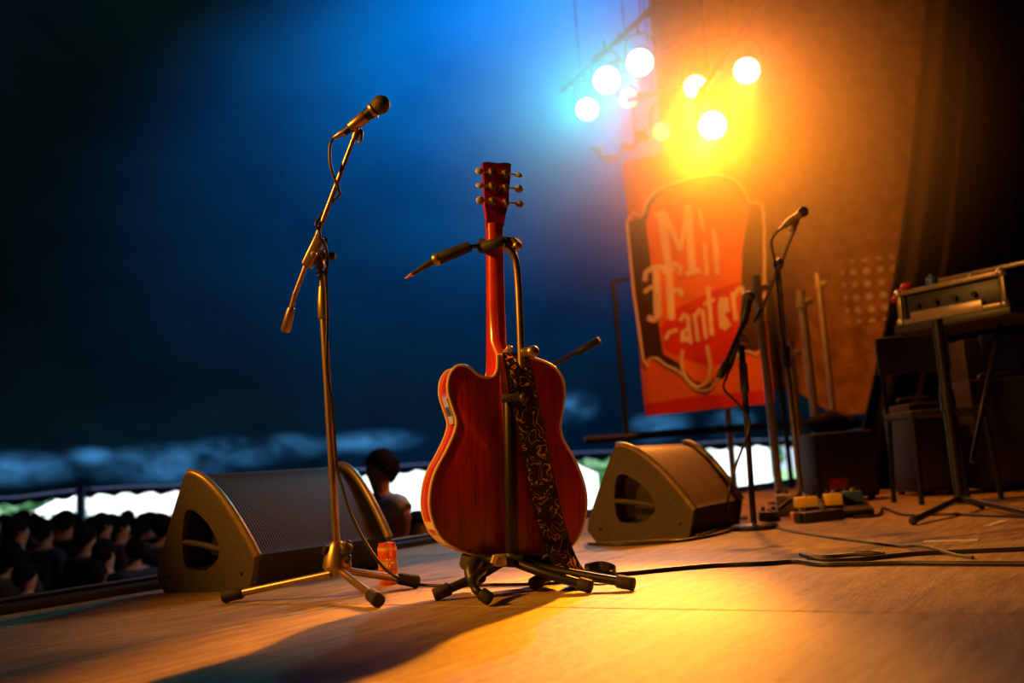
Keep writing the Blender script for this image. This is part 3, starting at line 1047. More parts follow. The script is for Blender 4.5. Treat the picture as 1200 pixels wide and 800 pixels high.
mb.lathe(A_ + ax * 0.022, A_ + ax * 0.078, [(0, 0.0135), (0.04, 0.0150), (0.5, 0.0165), (0.96, 0.0185), (1, 0.0175)], 22)
mb.box(A_ + ax * 0.045 - V((0, 0, 0.016)), (0.014, 0.016, 0.022), bev=0.004)
mb.build('clip', M['steel_gold'], ms)
# XLR plug and cable
plug_a = A_ - ax * 0.012
cb = thing('microphone_cable', 'thin cable from the near microphone winding down its stand to the floor', 'cable', V((fl(560, 684).x, fl(560, 684).y, 0)))
mb = MB()
mb.lathe(at(391, 161.5, MY - 0.085), A_ + ax * 0.004, [(0, 0.0055), (0.3, 0.007), (0.45, 0.0095), (0.95, 0.0098), (1, 0.008)], 18)
mb.build('plug', M['steel_gold'], cb)
def onpole(py, side, dy):
    t = (640 - py) / (640 - 372)
    return at(394.8 + (379 - 394.8) * t + side, py, MY + dy)
def onboom(t, side, dy):
    p = bo_a.lerp(bo_b, t)
    return p + V((side, dy, 0))
cpts = [at(391.5, 161.5, MY - 0.085), at(388, 166, MY - 0.085), at(386.3, 176, MY - 0.085), at(387, 192, MY - 0.085), at(391, 207, MY - 0.085), at(397, 222, MY - 0.085),
        at(397.5, 228, MY - 0.07), onboom(0.55, -0.004, 0.013), onboom(0.47, -0.013, 0.0), onboom(0.42, -0.012, -0.012), at(374, 270, MY - 0.05), at(375, 279, MY - 0.05), at(381, 288, MY - 0.045),
        at(384, 305, MY - 0.03), at(382, 322, MY - 0.018), onpole(345, 5.5, -0.012), onpole(380, 4, -0.016), onpole(430, 0.5, -0.0185), onpole(480, 4, -0.016), onpole(530, 5, -0.014), onpole(552, 6, -0.012),
        at(401, 570, MY - 0.02), at(408, 594, MY - 0.03), at(418, 617, MY - 0.04), at(430, 638, MY - 0.05), at(443, 657, MY - 0.06), at(457, 671, MY - 0.03), fl(478, 682, 0.012), fl(500, 685.5, 0.0055), fl(540, 686, 0.0055), fl(580, 685, 0.0055), fl(615, 684.5, 0.0055), fl(650, 683, 0.0055), fl(690, 678, 0.0055)]
mb = MB(); mb.tube(cpts, 0.0046, 10, smooth=6)
mb.build('cord', M['cable'], cb, sharp=80)

# ------------------------------------------------------------------ drink can
cp = fl(446.5, 689.5)
cp = V((cp.x + 0.01, cp.y + 0.10, 0))
can = thing('drink_can', 'red and orange drink can on the floor behind the near microphone stand', 'can', cp)
mb = MB()
mb.lathe(cp, cp + V((0, 0, 0.125)), [(0, 0.022), (0.02, 0.0245), (0.08, 0.0285), (0.86, 0.0285), (0.95, 0.0245), (0.975, 0.0255), (0.98, 0.0225), (0.965, 0.022)], 28)
body = mb.build('can_body', M['can_red'], can)
for z in (0.016, 0.060, 0.100):
    mb = MB(); mb.lathe(cp + V((0, 0, z)), cp + V((0, 0, z + 0.009)), [(0, 0.0288), (1, 0.0288)], 28)
    mb.build('printed_band', M['can_yellow'], body)
mb = MB()
for k in range(3):
    for s_ in range(7):
        th = -2.6 + s_ * 0.33
        mb.tube([cp + V((0.0289 * math.cos(th + dt), 0.0289 * math.sin(th + dt), 0.034 + k * 0.018 + dz)) for dt, dz in ((0, 0), (0.1, 0.006), (0.2, 0), (0.1, -0.005))], 0.0009, 6, closed=True, smooth=3)
mb.build('printed_marks', M['can_yellow'], body)
mb = MB(); mb.ball(cp + V((0, 0.004, 0.1235)), 0.009, (0.8, 1.3, 0.12))
mb.build('pull_tab', M['chrome'], can)

# ------------------------------------------------------------------ wedge monitors
PROF = [(0.030, 0.0), (0.0, 0.045), (0.012, 0.10), (0.075, 0.25), (0.135, 0.375), (0.160, 0.375), (0.21, 0.352), (0.27, 0.30), (0.325, 0.235), (0.375, 0.165), (0.412, 0.105), (0.385, 0.0)]
def wedge(label, base_pt, axis_deg, L, skew, gm):
    t = thing('stage_monitor', label, 'monitor speaker', base_pt, 0, 'wedge monitors')
    an = math.radians(axis_deg)
    A = V((math.sin(an), math.cos(an), 0)); W = V((math.cos(an), -math.sin(an), 0))
    Z = V((0, 0, 1))
    def P(tt, s, z):
        return base_pt + W * tt + A * (s + skew * tt * (1 - 2 * s / L)) + Z * z
    # finer rounded outline
    pr = [V((a, b, 0)) for a, b in PROF]
    top = smooth_path(pr[4:11], 4)
    fine = [pr[0]] + [pr[1]] + smooth_path(pr[1:5], 4)[1:-1] + top + [pr[11]]
    out = [(p.x, p.y) for p in fine]
    inn_ = inset(out, 0.013)
    # cabinet shell: back, underside and lower front
    mb = MB()
    s0, s1 = 0.022, L - 0.022
    n = len(inn_)
    split = next(i for i, p in enumerate(out) if abs(p[0] - 0.135) < 1e-6 and abs(p[1] - 0.375) < 1e-6)
    tip = next(i for i, p in enumerate(out) if abs(p[0] - 0.412) < 1e-6)
    loopA = [i for i in range(tip, n)] + [i for i in range(0, split + 1)]
    def shell(idx, mbx, ins, th=0.010, uvs=None):
        pts = [ins[i] for i in idx]
        mbx.grid(lambda u, v: P(pts[min(len(pts) - 1, int(round(u * (len(pts) - 1))))][0], s0 + (s1 - s0) * v, pts[min(len(pts) - 1, int(round(u * (len(pts) - 1))))][1]), len(pts) - 1, 12, th, uvs)
    shell(loopA, mb, inn_)
    mb.build('cabinet', M['cab_dark'], t)
    mb = MB()
    idxB = list(range(split, tip + 1))
    shell(idxB, mb, inn_, 0.006, lambda u, v: (v * L * 24, u * 9.0))
    mb.build('grille', gm, t, sharp=60)
    # rounded hand-hold cut in each side panel
    hole = [(0.128, 0.245), (0.150, 0.262), (0.190, 0.243), (0.232, 0.205), (0.262, 0.155), (0.268, 0.115), (0.240, 0.082), (0.200, 0.066), (0.150, 0.068), (0.122, 0.085), (0.114, 0.14), (0.118, 0.20)]
    hole = [(p.x, p.y) for p in smooth_closed([V((a, b, 0)) for a, b in hole], 3)]
    for (sa, sb, sgn) in ((0.0, 0.026, 1), (L, L - 0.026, -1)):
        mb = MB()
        mb.prism(out, lambda a, b: P(a, sa, b), lambda a, b: P(a, sb, b), [hole])
        side = mb.build('side_panel', M['carpet'], t)
        mb = MB()
        mb.tube([P(out[i][0], (sa + sb) / 2, out[i][1]) for i in range(split, tip + 1)], 0.0135, 10, smooth=0)
        mb.build('edge_rail', M['rail'], side, label='rounded front edge of the side panel')
        mb = MB()
        rings = [[mb.bm.verts.new(P(a, sb + sgn * dd, b)) for a, b in inset(hole, i_)] for dd, i_ in ((-0.012, -0.0005), (0.03, 0.002), (0.055, 0.012))]
        for r1, r2 in zip(rings[:-1], rings[1:]):
            for k in range(len(r1)):
                mb.face([r1[k], r1[(k + 1) % len(r1)], r2[(k + 1) % len(r1)], r2[k]])
        mb.face(rings[-1])
        cup = mb.build('handle_cup', M['black_plastic'], side)
        mb = MB()
        mb.tube([P(0.108, sa + sgn * 0.012, 0.158), P(0.17, sa + sgn * 0.010, 0.150), P(0.22, sa + sgn * 0.010, 0.140), P(0.272, sa + sgn * 0.012, 0.128)], 0.0105, 10)
        mb.build('handle_bar', M['carpet'], side)
        for (a, b) in ((0.355, 0.055), (0.05, 0.05)):
            mb = MB()
            mb.lathe(P(a, sa + sgn * 0.004, b), P(a, sa - sgn * 0.002, b), [(0, 0.007), (0.7, 0.007), (1, 0.005)], 12)
            mb.build('screw', M['black_metal'], side)
    return t
wedge('black wedge monitor with ribbed grille behind the near microphone stand, beside the crowd', V((fl(196, 694).x - 0.035, fl(196, 694).y + 0.01, 0)), 36, 0.74, 0.16, M['grille'])
wedge('wedge monitor with a glowing orange top, right of the guitar', V((fl(700, 635).x - 0.035, fl(700, 635).y, 0)), 30, 0.84, 0.27, mat('orange_lit_grille', (0.32, 0.21, 0.10), 0.5, 0, 0.15, 40, bump=0.2, bscale=300))  # lamplight on this top is put into the lighter grille colour

# ------------------------------------------------------------------ banner with its frame
BY0, BY1 = 7.9, 7.4
bl0, br0 = at(757, 487, BY0), at(907, 470, BY1)
bX = (V((br0.x, br0.y, 0)) - V((bl0.x, bl0.y, 0)))
bW = bX.length; bX.normalize()
bN = V((bX.y, -bX.x, 0))     # towards the viewer
bZ = V((0, 0, 1))
B0 = V((bl0.x, bl0.y, bl0.z))
bH = uv_on(722, 192, B0, bX, bZ)[1]
bn = thing('hanging_banner', 'orange and red cloth banner with grey lettering hanging below the stage lamps', 'banner', V((B0.x + bX.x * bW / 2, B0.y + bX.y * bW / 2, B0.z)))
def bp(u, z, lift=0.0):
    w = 0.016 * math.sin(u * 9.0 + 0.8) * (1 - 0.35 * z / bH) + 0.006 * math.sin(u * 23 + z * 3)
    return B0 + bX * u + bZ * z + bN * (w + lift)
mb = MB()
mb.grid(lambda a, b: bp(a * bW, b * bH), 60, 40, 0.002)
cloth = mb.build('cloth', M['banner'], bn)
def bpx(*pts):
    return [uv_on(x, y, B0, bX, bZ) for x, y in pts]
def follow(mb):
    bm = mb.bm
    bmesh.ops.triangulate(bm, faces=bm.faces[:])
    for _ in range(6):
        es = [e for e in bm.edges if e.calc_length() > 0.07]
        if not es: break
        bmesh.ops.subdivide_edges(bm, edges=es, cuts=1)
        bmesh.ops.triangulate(bm, faces=bm.faces[:])
    for v in bm.verts:
        v.co = bp(v.co.x, v.co.z, v.co.y)
def bshape(name, pts, material, lift, closed_smooth=0, holes=None):
    poly = bpx(*pts)
    if closed_smooth:
        poly = [(p.x, p.y) for p in smooth_closed([V((a, b, 0)) for a, b in poly], closed_smooth)]
    mb = MB()
    mb.prism(poly, lambda a, b: V((a, lift, b)), lambda a, b: V((a, lift + 0.0012, b)))
    follow(mb)
    return mb.build(name, material, cloth)
plaque = [(735, 261), (753, 255), (757, 242), (764, 228), (778, 219), (800, 211), (830, 204), (858, 209), (872, 222), (879, 238), (893, 240), (896, 300), (893, 409), (879, 412), (868, 414), (860, 426), (848, 436), (842, 444), (834, 455), (822, 458), (810, 453), (800, 440), (792, 433), (780, 428), (772, 421), (763, 420), (755, 422)]
bshape('plaque', plaque, M['banner_brown'], 0.003)
inner = [(758, 262), (764, 240), (778, 224), (802, 215), (832, 208), (856, 213), (870, 228), (877, 250), (870, 300), (868, 380), (850, 425), (832, 450), (812, 446), (796, 425), (778, 415), (770, 360)]
bshape('plaque_field', inner, M['banner'], 0.0055)
low = [(776, 384), (790, 362), (812, 352), (842, 338), (868, 330), (866, 390), (848, 425), (832, 430), (800, 420), (780, 410)]
bshape('red_field', low, M['banner_red'], 0.008)
mb = MB()
mb.tube([bp(*p, 0.007) for p in bpx(*plaque)], 0.011, 8, closed=True, smooth=2)
mb.build('plaque_border', M['banner_grey'], cloth)
mb = MB()
mb.tube([bp(*p, 0.012) for p in bpx((800, 410), (799, 428), (805, 444), (816, 453), (828, 448), (833, 430), (829, 405))], 0.013, 8, smooth=4)
mb.build('scroll_loop', M['banner_grey'], cloth)
bshape('hem', [(757.5, 488), (757, 473), (800, 466), (850, 461), (906, 455), (907, 470)], M['banner_red'], 0.003)
# lettering: condensed glyph strokes drawn as solid shapes
def glyph(strokes, name='lettering'):
    mb = MB()
    for pts in strokes:
        poly = bpx(*pts)
        mb.prism(poly, lambda a, b: V((a, 0.012, b)), lambda a, b: V((a, 0.0145, b)))
    follow(mb)
    return mb.build(name, M['banner_grey'], cloth)
def stroke(pts, w):
    """polyline of constant width in photo pixels -> outline"""
    L_, R_ = [], []
    for i, p in enumerate(pts):
        a = pts[max(i - 1, 0)]; b = pts[min(i + 1, len(pts) - 1)]
        d = V((b[0] - a[0], b[1] - a[1])); d.normalize()
        L_.append((p[0] - d.y * w / 2, p[1] + d.x * w / 2)); R_.append((p[0] + d.y * w / 2, p[1] - d.x * w / 2))
    return L_ + R_[::-1]
glyph([  # M
    stroke([(771, 253), (777, 251), (781, 285), (784, 317)], 7), stroke([(779, 250), (798, 294)], 6.5), stroke([(798, 294), (806, 241)], 4.5), stroke([(806, 240), (812, 318)], 8.5),
    stroke([(777, 319), (791, 316)], 5), stroke([(804, 321), (821, 317)], 5.5), stroke([(768, 253), (778, 247)], 5)])
glyph([stroke([(820, 244), (822, 258), (826, 271)], 4.5)])                              # apostrophe
glyph([stroke([(826, 284), (828, 306), (829, 322)], 5)])
glyph([stroke([(837, 268), (841, 290), (842, 322)], 5)])
glyph([  # T with a curled foot
    stroke([(757, 330), (758, 320), (766, 314), (780, 313), (792, 309), (798, 314), (796, 322)], 6),
    stroke([(770, 316), (772, 345), (773, 370), (767, 375), (760, 372)], 7.5), stroke([(756, 343), (763, 337), (771, 338)], 5)])
glyph([stroke([(784, 318), (786, 350), (788, 375)], 7.5), stroke([(788, 344), (793, 338), (798, 340), (799, 347)], 4.5)])   # r
glyph([stroke([(797, 376), (802, 368), (806, 370), (809, 403)], 4.6), stroke([(807, 384), (799, 389), (799, 400), (807, 398)], 3.6), stroke([(781, 398), (785, 390), (794, 386)], 4.5)])   # a
glyph([stroke([(814, 367), (818, 400)], 4.8), stroke([(815, 372), (820, 362), (824, 364), (828, 397)], 4.2)])     # n
glyph([stroke([(830, 336), (835, 393)], 5), stroke([(825, 357), (838, 351)], 3.8)])                     # t
glyph([stroke([(845, 369), (855, 364), (853, 350), (846, 350), (844, 360), (846, 383), (850, 386), (857, 380)], 4.2)])   # e
glyph([stroke([(860, 343), (864, 376)], 4.8), stroke([(861, 352), (866, 338), (870, 336), (872, 345)], 4)])          # r
# banner frame: thin black goal post left of the banner
fr = thing('banner_frame', 'thin black upright frame with cross rails behind the banner', 'frame', V((at(735, 515, 8.2).x, 8.2, 0)))
mb = MB()
pt_, pb_ = at(724, 328, 8.2), at(735, 515, 8.2)
mb.cyl(V((pb_.x, 8.2, 0)), V((pb_.x, 8.2, pt_.z)), 0.022)
mb.build('upright', M['black_metal'], fr)
mb = MB()
zt = pt_.z
mb.cyl(V((pb_.x, 8.2, zt)), V((pb_.x + 1.3, 8.2, zt)), 0.016)
mb.build('top_rail', M['black_metal'], fr)
mb = MB()
mb.cyl(V((pb_.x - 0.35, 8.2, at(700, 514, 8.2).z)), V((pb_.x + 1.45, 8.2, at(700, 514, 8.2).z)), 0.032)
mb.build('cross_rail', M['black_metal'], fr)
mb = MB(); mb.cyl(V((pb_.x + 1.3, 8.2, 0)), V((pb_.x + 1.3, 8.2, zt)), 0.022)
mb.build('upright', M['black_metal'], fr)

# ------------------------------------------------------------------ scaffold poles
def pole(pxb, pyb, pxt, pyt, y, ztop, r, label, grp='scaffold poles'):
    b = at(pxb, pyb, y); t = at(pxt, pyt, y)
    d = (t - b); d = d / d.z
    p0 = b + d * (0 - b.z); p1 = b + d * (ztop - b.z)
    o = thing('scaffold_pole', label, 'pole', p0, 0, grp)
    mb = MB(); mb.cyl(p0, p1, r, n=18)
    tb = mb.build('tube', M['alu'], o)
    mb = MB(); mb.lathe(p0, p0 + V((0, 0, 0.012)), [(0, 0.075), (1, 0.07)], 20)
    mb.build('base_plate', M['black_metal'], o)
    zc_ = min(ztop - 0.08, t.z)
    mb = MB(); mb.cyl(p0 + d * (zc_ - 0.03), p0 + d * (zc_ + 0.03), r * 1.35, n=18); mb.box(p0 + d * zc_ + V((0.035, -0.02, 0)), (0.05, 0.04, 0.04), bev=0.008)
    mb.build('clamp', M['alu'], o)
    return o
def topz_(px, py, y): return at(px, py, y).z
pole(858, 542, 852, 473, 8.25, 1.6, 0.028, 'scaffold pole below the banner, rising behind the right wedge monitor')
pole(915, 590, 886, 323, 5.9, topz_(886, 323, 5.9), 0.024, 'dull metal scaffold pole in front of the right banner edge')
pole(944, 577, 925, 400, 6.1, topz_(925, 400, 6.1), 0.022, 'short scaffold pole directly behind the far boom microphone stand')
pole(966, 578, 938, 340, 6.25, topz_(938, 340, 6.25), 0.026, 'thick orange-lit scaffold pole left of the red-badged amplifier')
pole(978, 500, 958, 320, 6.75, topz_(958, 320, 6.75), 0.022, 'scaffold pole in front of the perforated scrim, behind the red-badged amplifier')

# ------------------------------------------------------------------ lighting bars and lamps
LAMPS = [  # px, py, depth, radius px, colour key
    (711, 94, 7.2, 15.5, 'cyan'), (750, 73, 7.1, 15.2, 'cyan'), (688, 128, 7.4, 12.8, 'cyan'),
    (737, 115, 7.5, 11.5, 'warm'), (775, 154, 7.2, 11, 'warm2'), (815, 102, 6.8, 14, 'amber'),
    (835, 147, 6.3, 16, 'key'), (875, 83, 6.6, 15.5, 'amber2')]
LC = {'cyan': ((0.03, 0.42, 1.0), 12), 'warm': ((1.0, 0.66, 0.26), 1.6), 'warm2': ((1.0, 0.60, 0.34), 1.3), 'amber': ((1.0, 0.75, 0.4), 6), 'key': ((1.0, 0.75, 0.35), 20), 'amber2': ((1.0, 0.62, 0.42), 8)}
LL = ['leftmost of the three big cyan stage lamps but one, glowing white with a cyan halo', 'topmost cyan stage lamp, nearest the amber group', 'lowest and leftmost cyan stage lamp', 'small cream stage lamp just below the cyan row', 'small dim pinkish stage lamp at the lower left of the amber group', 'amber stage lamp up and left of the brightest lamp', 'brightest yellow stage lamp with the widest glow above the banner', 'stage lamp with a pink rim at the top right of the group']
LL[0] = 'middle lamp of the cyan row, glowing white with a cyan halo'
TARGET = V((0.0, 2.2, 0.4))
lamp_pos = []
for (px, py, y, rp, key), lab in zip(LAMPS, LL):
    c = at(px, py, y)
    r = rp / FPX * y
    d = (TARGET - c).normalized()
    t = thing('stage_lamp', lab, 'lamp', c, 0, 'stage lamps on the lighting bars')
    mb = MB()
    x, yv, z = frame_z(d)
    n = 28
    prof = [(-0.30, 0.02), (-0.295, r * 0.75), (-0.20, r * 0.95), (-0.05, r * 1.08), (0.012, r * 1.10), (0.012, r * 1.02), (-0.004, r * 1.0)]
    prev = None
    for tt, rr in prof:
        rg = mb.ring(c + d * tt, x, yv, rr, n)
        if prev:
            for k in range(n):
                mb.face([prev[k], prev[(k + 1) % n], rg[(k + 1) % n], rg[k]])
        else:
            mb.face(rg[::-1])
        prev = rg
    mb.build('housing', M['black_metal'], t)
    mb = MB()
    mb.lathe(c - d * 0.006, c + d * 0.004, [(0, r * 1.0), (0.5, r * 1.0), (1, r * 0.7)], n)
    colr, stg = LC[key]
    mk = 'lens_' + key
    lm = MATS.get(mk) or mat_emit(mk, (0.75, 0.95, 1.0) if key == 'cyan' else colr, stg)
    mb.build('lens', lm, t)
    mb = MB()
    sd = V((0, 0, 1)).cross(d).normalized(); up = V((0, 0, 1))
    mid = c - d * 0.12
    mb.tube([mid - sd * (r * 1.2), mid - sd * (r * 1.2) + up * 0.10, mid - sd * (r * 0.8) + up * 0.19, mid + up * 0.21, mid + sd * (r * 0.8) + up * 0.19, mid + sd * (r * 1.2) + up * 0.10, mid + sd * (r * 1.2)], 0.010, 8)
    mb.cyl(mid + up * 0.21, mid + up * 0.30, 0.012, n=10)
    mb.build('yoke', M['black_metal'], t)
    lamp_pos.append((c, d, r, mid + up * 0.30))
def light_bar(ps, label, ext=0.25):
    a, b = ps
    d = (b - a).normalized()
    a, b = a - d * ext, b + d * ext
    t = thing('lighting_bar', label, 'bar', (a + b) / 2)
    mb = MB(); mb.cyl(a, b, 0.022, n=16)
    mb.build('tube', M['black_metal'], t)
    for f in (0.2, 0.8):
        p = a.lerp(b, f)
        mb = MB(); mb.cyl(p, V((p.x, p.y, 5.3)), 0.005, n=8)
        mb.build('suspension_wire', M['black_metal'], t)
    for f in (0.1, 0.35, 0.6, 0.85):
        mb = MB(); mb.box(a.lerp(b, f), (0.05, 0.05, 0.06), bev=0.01)
        mb.build('bar_clamp', M['black_metal'], t)
P_ = [l[3] for l in lamp_pos]
light_bar((P_[2], P_[1]), 'black lighting bar carrying the cyan lamps')
light_bar((P_[3], P_[5]), 'black lighting bar carrying the small cream lamp')
light_bar((P_[4], P_[4] + V((0.5, -0.15, 0.05))), 'short black lighting bar above the dim pinkish lamp')
light_bar((P_[6], P_[7]), 'black lighting bar carrying the brightest lamp')
# coiled clamp and cable hanging left of the dim lamp
mb = MB()
for k, (px, py) in enumerate(((700, 175), (716, 185), (735, 172), (752, 160))):
    mb.box(at(px, py, 7.7), (0.11, 0.06, 0.05), rotm(0.2 * k, 0, 0.3), 0.012)
mb.tube([at(696, 172, 7.7), at(712, 190, 7.7), at(728, 178, 7.7), at(745, 168, 7.7), at(757, 150, 7.7)], 0.014, 8)
mb.tube([at(745, 168, 7.7), at(742, 120, 7.7), at(738, 80, 7.75)], 0.008, 8)
tag(mb.build('cable_bundle', M['black_plastic']), 'dim bundle of cable and clamps hanging at the top left corner of the banner', 'cable')

# ------------------------------------------------------------------ far microphone stands
rb = fl(884, 620)
m2 = thing('microphone_stand', 'far microphone stand on a round base behind the right wedge monitor', 'microphone stand', rb)
mb = MB(); mb.lathe(rb, rb + V((0, 0, 0.030)), [(0, 0.098), (0.35, 0.098), (0.7, 0.088), (1, 0.03)], 36)
mb.build('round_base', M['black_metal'], m2)
top2 = at(868.5, 398, rb.y)
mb = MB(); mb.cyl(rb + V((0, 0, 0.02)), top2, 0.0125, n=16)
mb.build('pole', M['black_metal'], m2)
mb = MB()
mb.cyl(at(873, 460, rb.y), at(870.5, 425, rb.y), 0.018, n=14, bev=0.003)
mb.build('clutch', M['black_plastic'], m2)
mb = MB(); mb.ball(top2, 0.026, (1, 0.8, 1.1)); mb.cyl(top2 + V((0, -0.03, 0)), top2 + V((0, 0.03, 0)), 0.014); mb.cyl(top2, at(875, 402, rb.y), 0.012)
mb.build('pivot', M['steel_gold'], m2)
mb = MB(); mb.cyl(at(846, 436, rb.y - 0.05), at(878, 362, rb.y), 0.0095, n=14); mb.cyl(at(843, 442, rb.y - 0.05), at(852, 424, rb.y - 0.04), 0.017, n=14, bev=0.004)
mb.build('boom_arm', M['black_metal'], m2)
ma, mbb = at(870, 385, rb.y), at(879, 341, rb.y)
mic2 = thing('microphone', 'dark microphone with a bluish sheen on the far round-based stand', 'microphone', ma)
ax2 = (mbb - ma).normalized()
mb = MB(); mb.lathe(ma, ma + ax2 * 0.12, [(0, 0.009), (0.5, 0.012), (1, 0.019)], 18); mb.build('handle', M['black_metal'], mic2)
mb = MB(); mb.ball(ma + ax2 * 0.138, 0.025); mb.build('grille_head', M['mesh_metal'], mic2)
mb = MB(); mb.lathe(ma + ax2 * 0.02, ma + ax2 * 0.075, [(0, 0.016), (1, 0.019)], 16); mb.build('clip', M['black_plastic'], m2)
c2 = [ma, at(866, 400, rb.y - 0.02), at(860, 420, rb.y - 0.03), at(852, 440, rb.y - 0.03), at(848, 455, rb.y - 0.03), at(862, 470, rb.y - 0.03), at(877, 490, rb.y - 0.03), at(876, 510, rb.y - 0.03), at(866, 535, rb.y - 0.05), at(858, 560, rb.y - 0.05), at(853, 585, rb.y - 0.03), fl(850, 610, 0.02), fl(835, 622, 0.007), fl(815, 628, 0.007)]
mb = MB(); mb.tube(c2, 0.0055, 8)
tag(mb.build('microphone_cable', M['cable'], sharp=80), 'dark cable looping down beside the far round-based microphone stand', 'cable')

rb3 = fl(940, 600)
rb3 = V((rb3.x, 4.75, 0))
m3 = thing('microphone_stand', 'far boom microphone stand with a gold-lit microphone, standing behind the pedals', 'microphone stand', rb3)
b3 = at(939, 585, 4.75)
piv3 = at(912, 309, 4.75)
mb = MB(); mb.cyl(b3, at(922, 424, 4.75), 0.0125, n=16); mb.build('lower_pole', M['steel_gold'], m3)
mb = MB(); mb.cyl(at(922.4, 430, 4.75), at(920.6, 405, 4.75), 0.019, n=16, bev=0.004); mb.build('clutch', M['black_plastic'], m3)
mb = MB(); mb.cyl(at(921, 410, 4.75), piv3, 0.0085, n=14); mb.build('upper_pole', M['steel_gold'], m3)
mb = MB(); mb.ball(piv3, 0.028, (1, 0.8, 1)); mb.cyl(piv3 + V((0, -0.05, 0)), piv3 + V((0, 0.02, 0)), 0.016, n=14, bev=0.003); mb.build('pivot', M['steel_gold'], m3)
mb = MB(); mb.cyl(at(889, 372, 4.80), at(936, 256, 4.65), 0.0085, n=14); mb.cyl(at(886, 379, 4.80), at(893, 361, 4.79), 0.017, n=14, bev=0.004); mb.build('boom_arm', M['steel_gold'], m3)
for (px, py) in ((900, 606), (968, 601), (935, 588)):
    q = fl(px, py, 0.015)
    mb = MB(); mb.cyl(b3 + V((0, 0, 0.03)), q, 0.011, n=12); lg = mb.build('leg', M['black_metal'], m3)
    mb = MB(); mb.ball(q, 0.017); mb.build('rubber_foot', M['rubber'], lg)
a3, e3 = at(913, 269, 4.66), at(948, 243, 4.62)
mic3 = thing('microphone', 'gold-lit microphone at the tip of the far boom stand, beside the banner', 'microphone', a3)
ax3 = (e3 - a3).normalized()
mb = MB(); mb.lathe(a3, a3 + ax3 * 0.12, [(0, 0.010), (0.5, 0.013), (1, 0.019)], 18); mb.build('handle', mat('gold_lit_metal', (0.75, 0.55, 0.25), 0.4, 0.3, 0.1), mic3)  # gold lamplight is put into the handle and clip colour
mb = MB(); mb.ball(a3 + ax3 * 0.138, 0.026); mb.build('grille_head', M['mesh_metal'], mic3)
mb = MB(); mb.lathe(a3 + ax3 * 0.03, a3 + ax3 * 0.085, [(0, 0.017), (1, 0.021)], 16); mb.ball(at(929, 268, 4.655), 0.017); mb.cyl(at(927, 258, 4.65), at(931, 270, 4.655), 0.012); mb.build('clip', M['gold_lit_metal'] if 'gold_lit_metal' in M else MATS['gold_lit_metal'], m3)
c3 = [a3, at(907, 276, 4.68), at(904, 285, 4.7), at(907, 300, 4.7), at(910, 320, 4.7), at(915, 380, 4.72), at(924, 440, 4.72), at(934, 520, 4.72), at(940, 570, 4.7), fl(948, 604, 0.02), fl(975, 606, 0.007)]
mb = MB(); mb.tube(c3, 0.005, 8)
tag(mb.build('microphone_cable', M['cable'], sharp=80), 'thin cable running down the far boom microphone stand to the pedals', 'cable')

# hidden stand behind the guitar whose boom shows to the right of the body
s4b = V((at(632, 560, 4.1).x, 4.1, 0))
m4 = thing('microphone_stand', 'dark microphone stand hidden behind the guitar, only its boom end shows right of the guitar', 'microphone stand', s4b)
mb = MB(); mb.lathe(s4b, s4b + V((0, 0, 0.025)), [(0, 0.09), (0.4, 0.09), (1, 0.025)], 28); mb.build('round_base', M['black_metal'], m4)
p4 = at(630, 440, 4.1); p4 = V((s4b.x, 4.1, p4.z))
mb = MB(); mb.cyl(s4b + V((0, 0, 0.015)), p4, 0.011, n=14); mb.build('pole', M['black_metal'], m4)
mb = MB(); mb.cyl(p4, at(702, 398, 4.0), 0.009, n=14); mb.cyl(at(676, 413, 4.03), at(702.5, 398, 4.0), 0.0155, n=14, bev=0.004); mb.build('boom_arm', M['black_metal'], m4)

# ------------------------------------------------------------------ pedals
pbc = fl(987, 607)
Rp = rotm(math.radians(-12))
pb_ = thing('pedalboard', 'black pedalboard box carrying yellow pedals in front of the red-badged amplifier', 'pedalboard', V((pbc.x, pbc.y + 0.12, 0)))
c = V((pbc.x, pbc.y + 0.12, 0))
mb = MB(); mb.box(c + V((0, 0, 0.026)), (0.32, 0.24, 0.045), Rp @ Matrix.Rotation(0.12, 3, 'X'), 0.008); mb.build('case', M['cab_dark'], pb_)
mb = MB(); mb.tube([c + V((-0.09, -0.13, 0.03)), c + V((-0.09, -0.165, 0.03)), c + V((0.07, -0.17, 0.03)), c + V((0.08, -0.135, 0.03))], 0.007, 8); mb.build('handle', M['black_plastic'], pb_)
def pedal(cp, m, lab, size=(0.07, 0.115, 0.05), rz=-0.2, tilt=0.0):
    t = thing('effects_pedal', lab, 'pedal', cp, 0, 'effects pedals')
    R = rotm(rz, tilt)
    mb = MB(); mb.box(cp + V((0, 0, size[2] / 2)), size, R, 0.006); b = mb.build('enclosure', m, t)
    for k in (-1, 1):
        q = cp + R @ V((k * size[0] * 0.25, size[1] * 0.28, size[2] / 2)) + V((0, 0, size[2] / 2))
        mb = MB(); mb.cyl(q - V((0, 0, 0.004)), q + V((0, 0, 0.016)), 0.010, 0.008, n=14); mb.build('knob', M['black_plastic'], t)
    q = cp + R @ V((0, -size[1] * 0.27, size[2] / 2)) + V((0, 0, size[2] / 2))
    mb = MB(); mb.cyl(q - V((0, 0, 0.004)), q + V((0, 0, 0.014)), 0.007, n=12); mb.build('footswitch', M['chrome'], t)
topz = 0.052
pedal(c + V((-0.115, 0.0, topz)), M['yellow'], 'large yellow effects pedal at the left end of the pedalboard', (0.10, 0.10, 0.045))
pedal(c + V((0.005, 0.0, topz)), M['yellow'], 'square yellow effects pedal in the middle of the pedalboard', (0.075, 0.10, 0.05))
pedal(c + V((0.10, 0.03, topz + 0.004)), M['blue'], 'blue effects pedal at the right end of the pedalboard', (0.085, 0.09, 0.05))
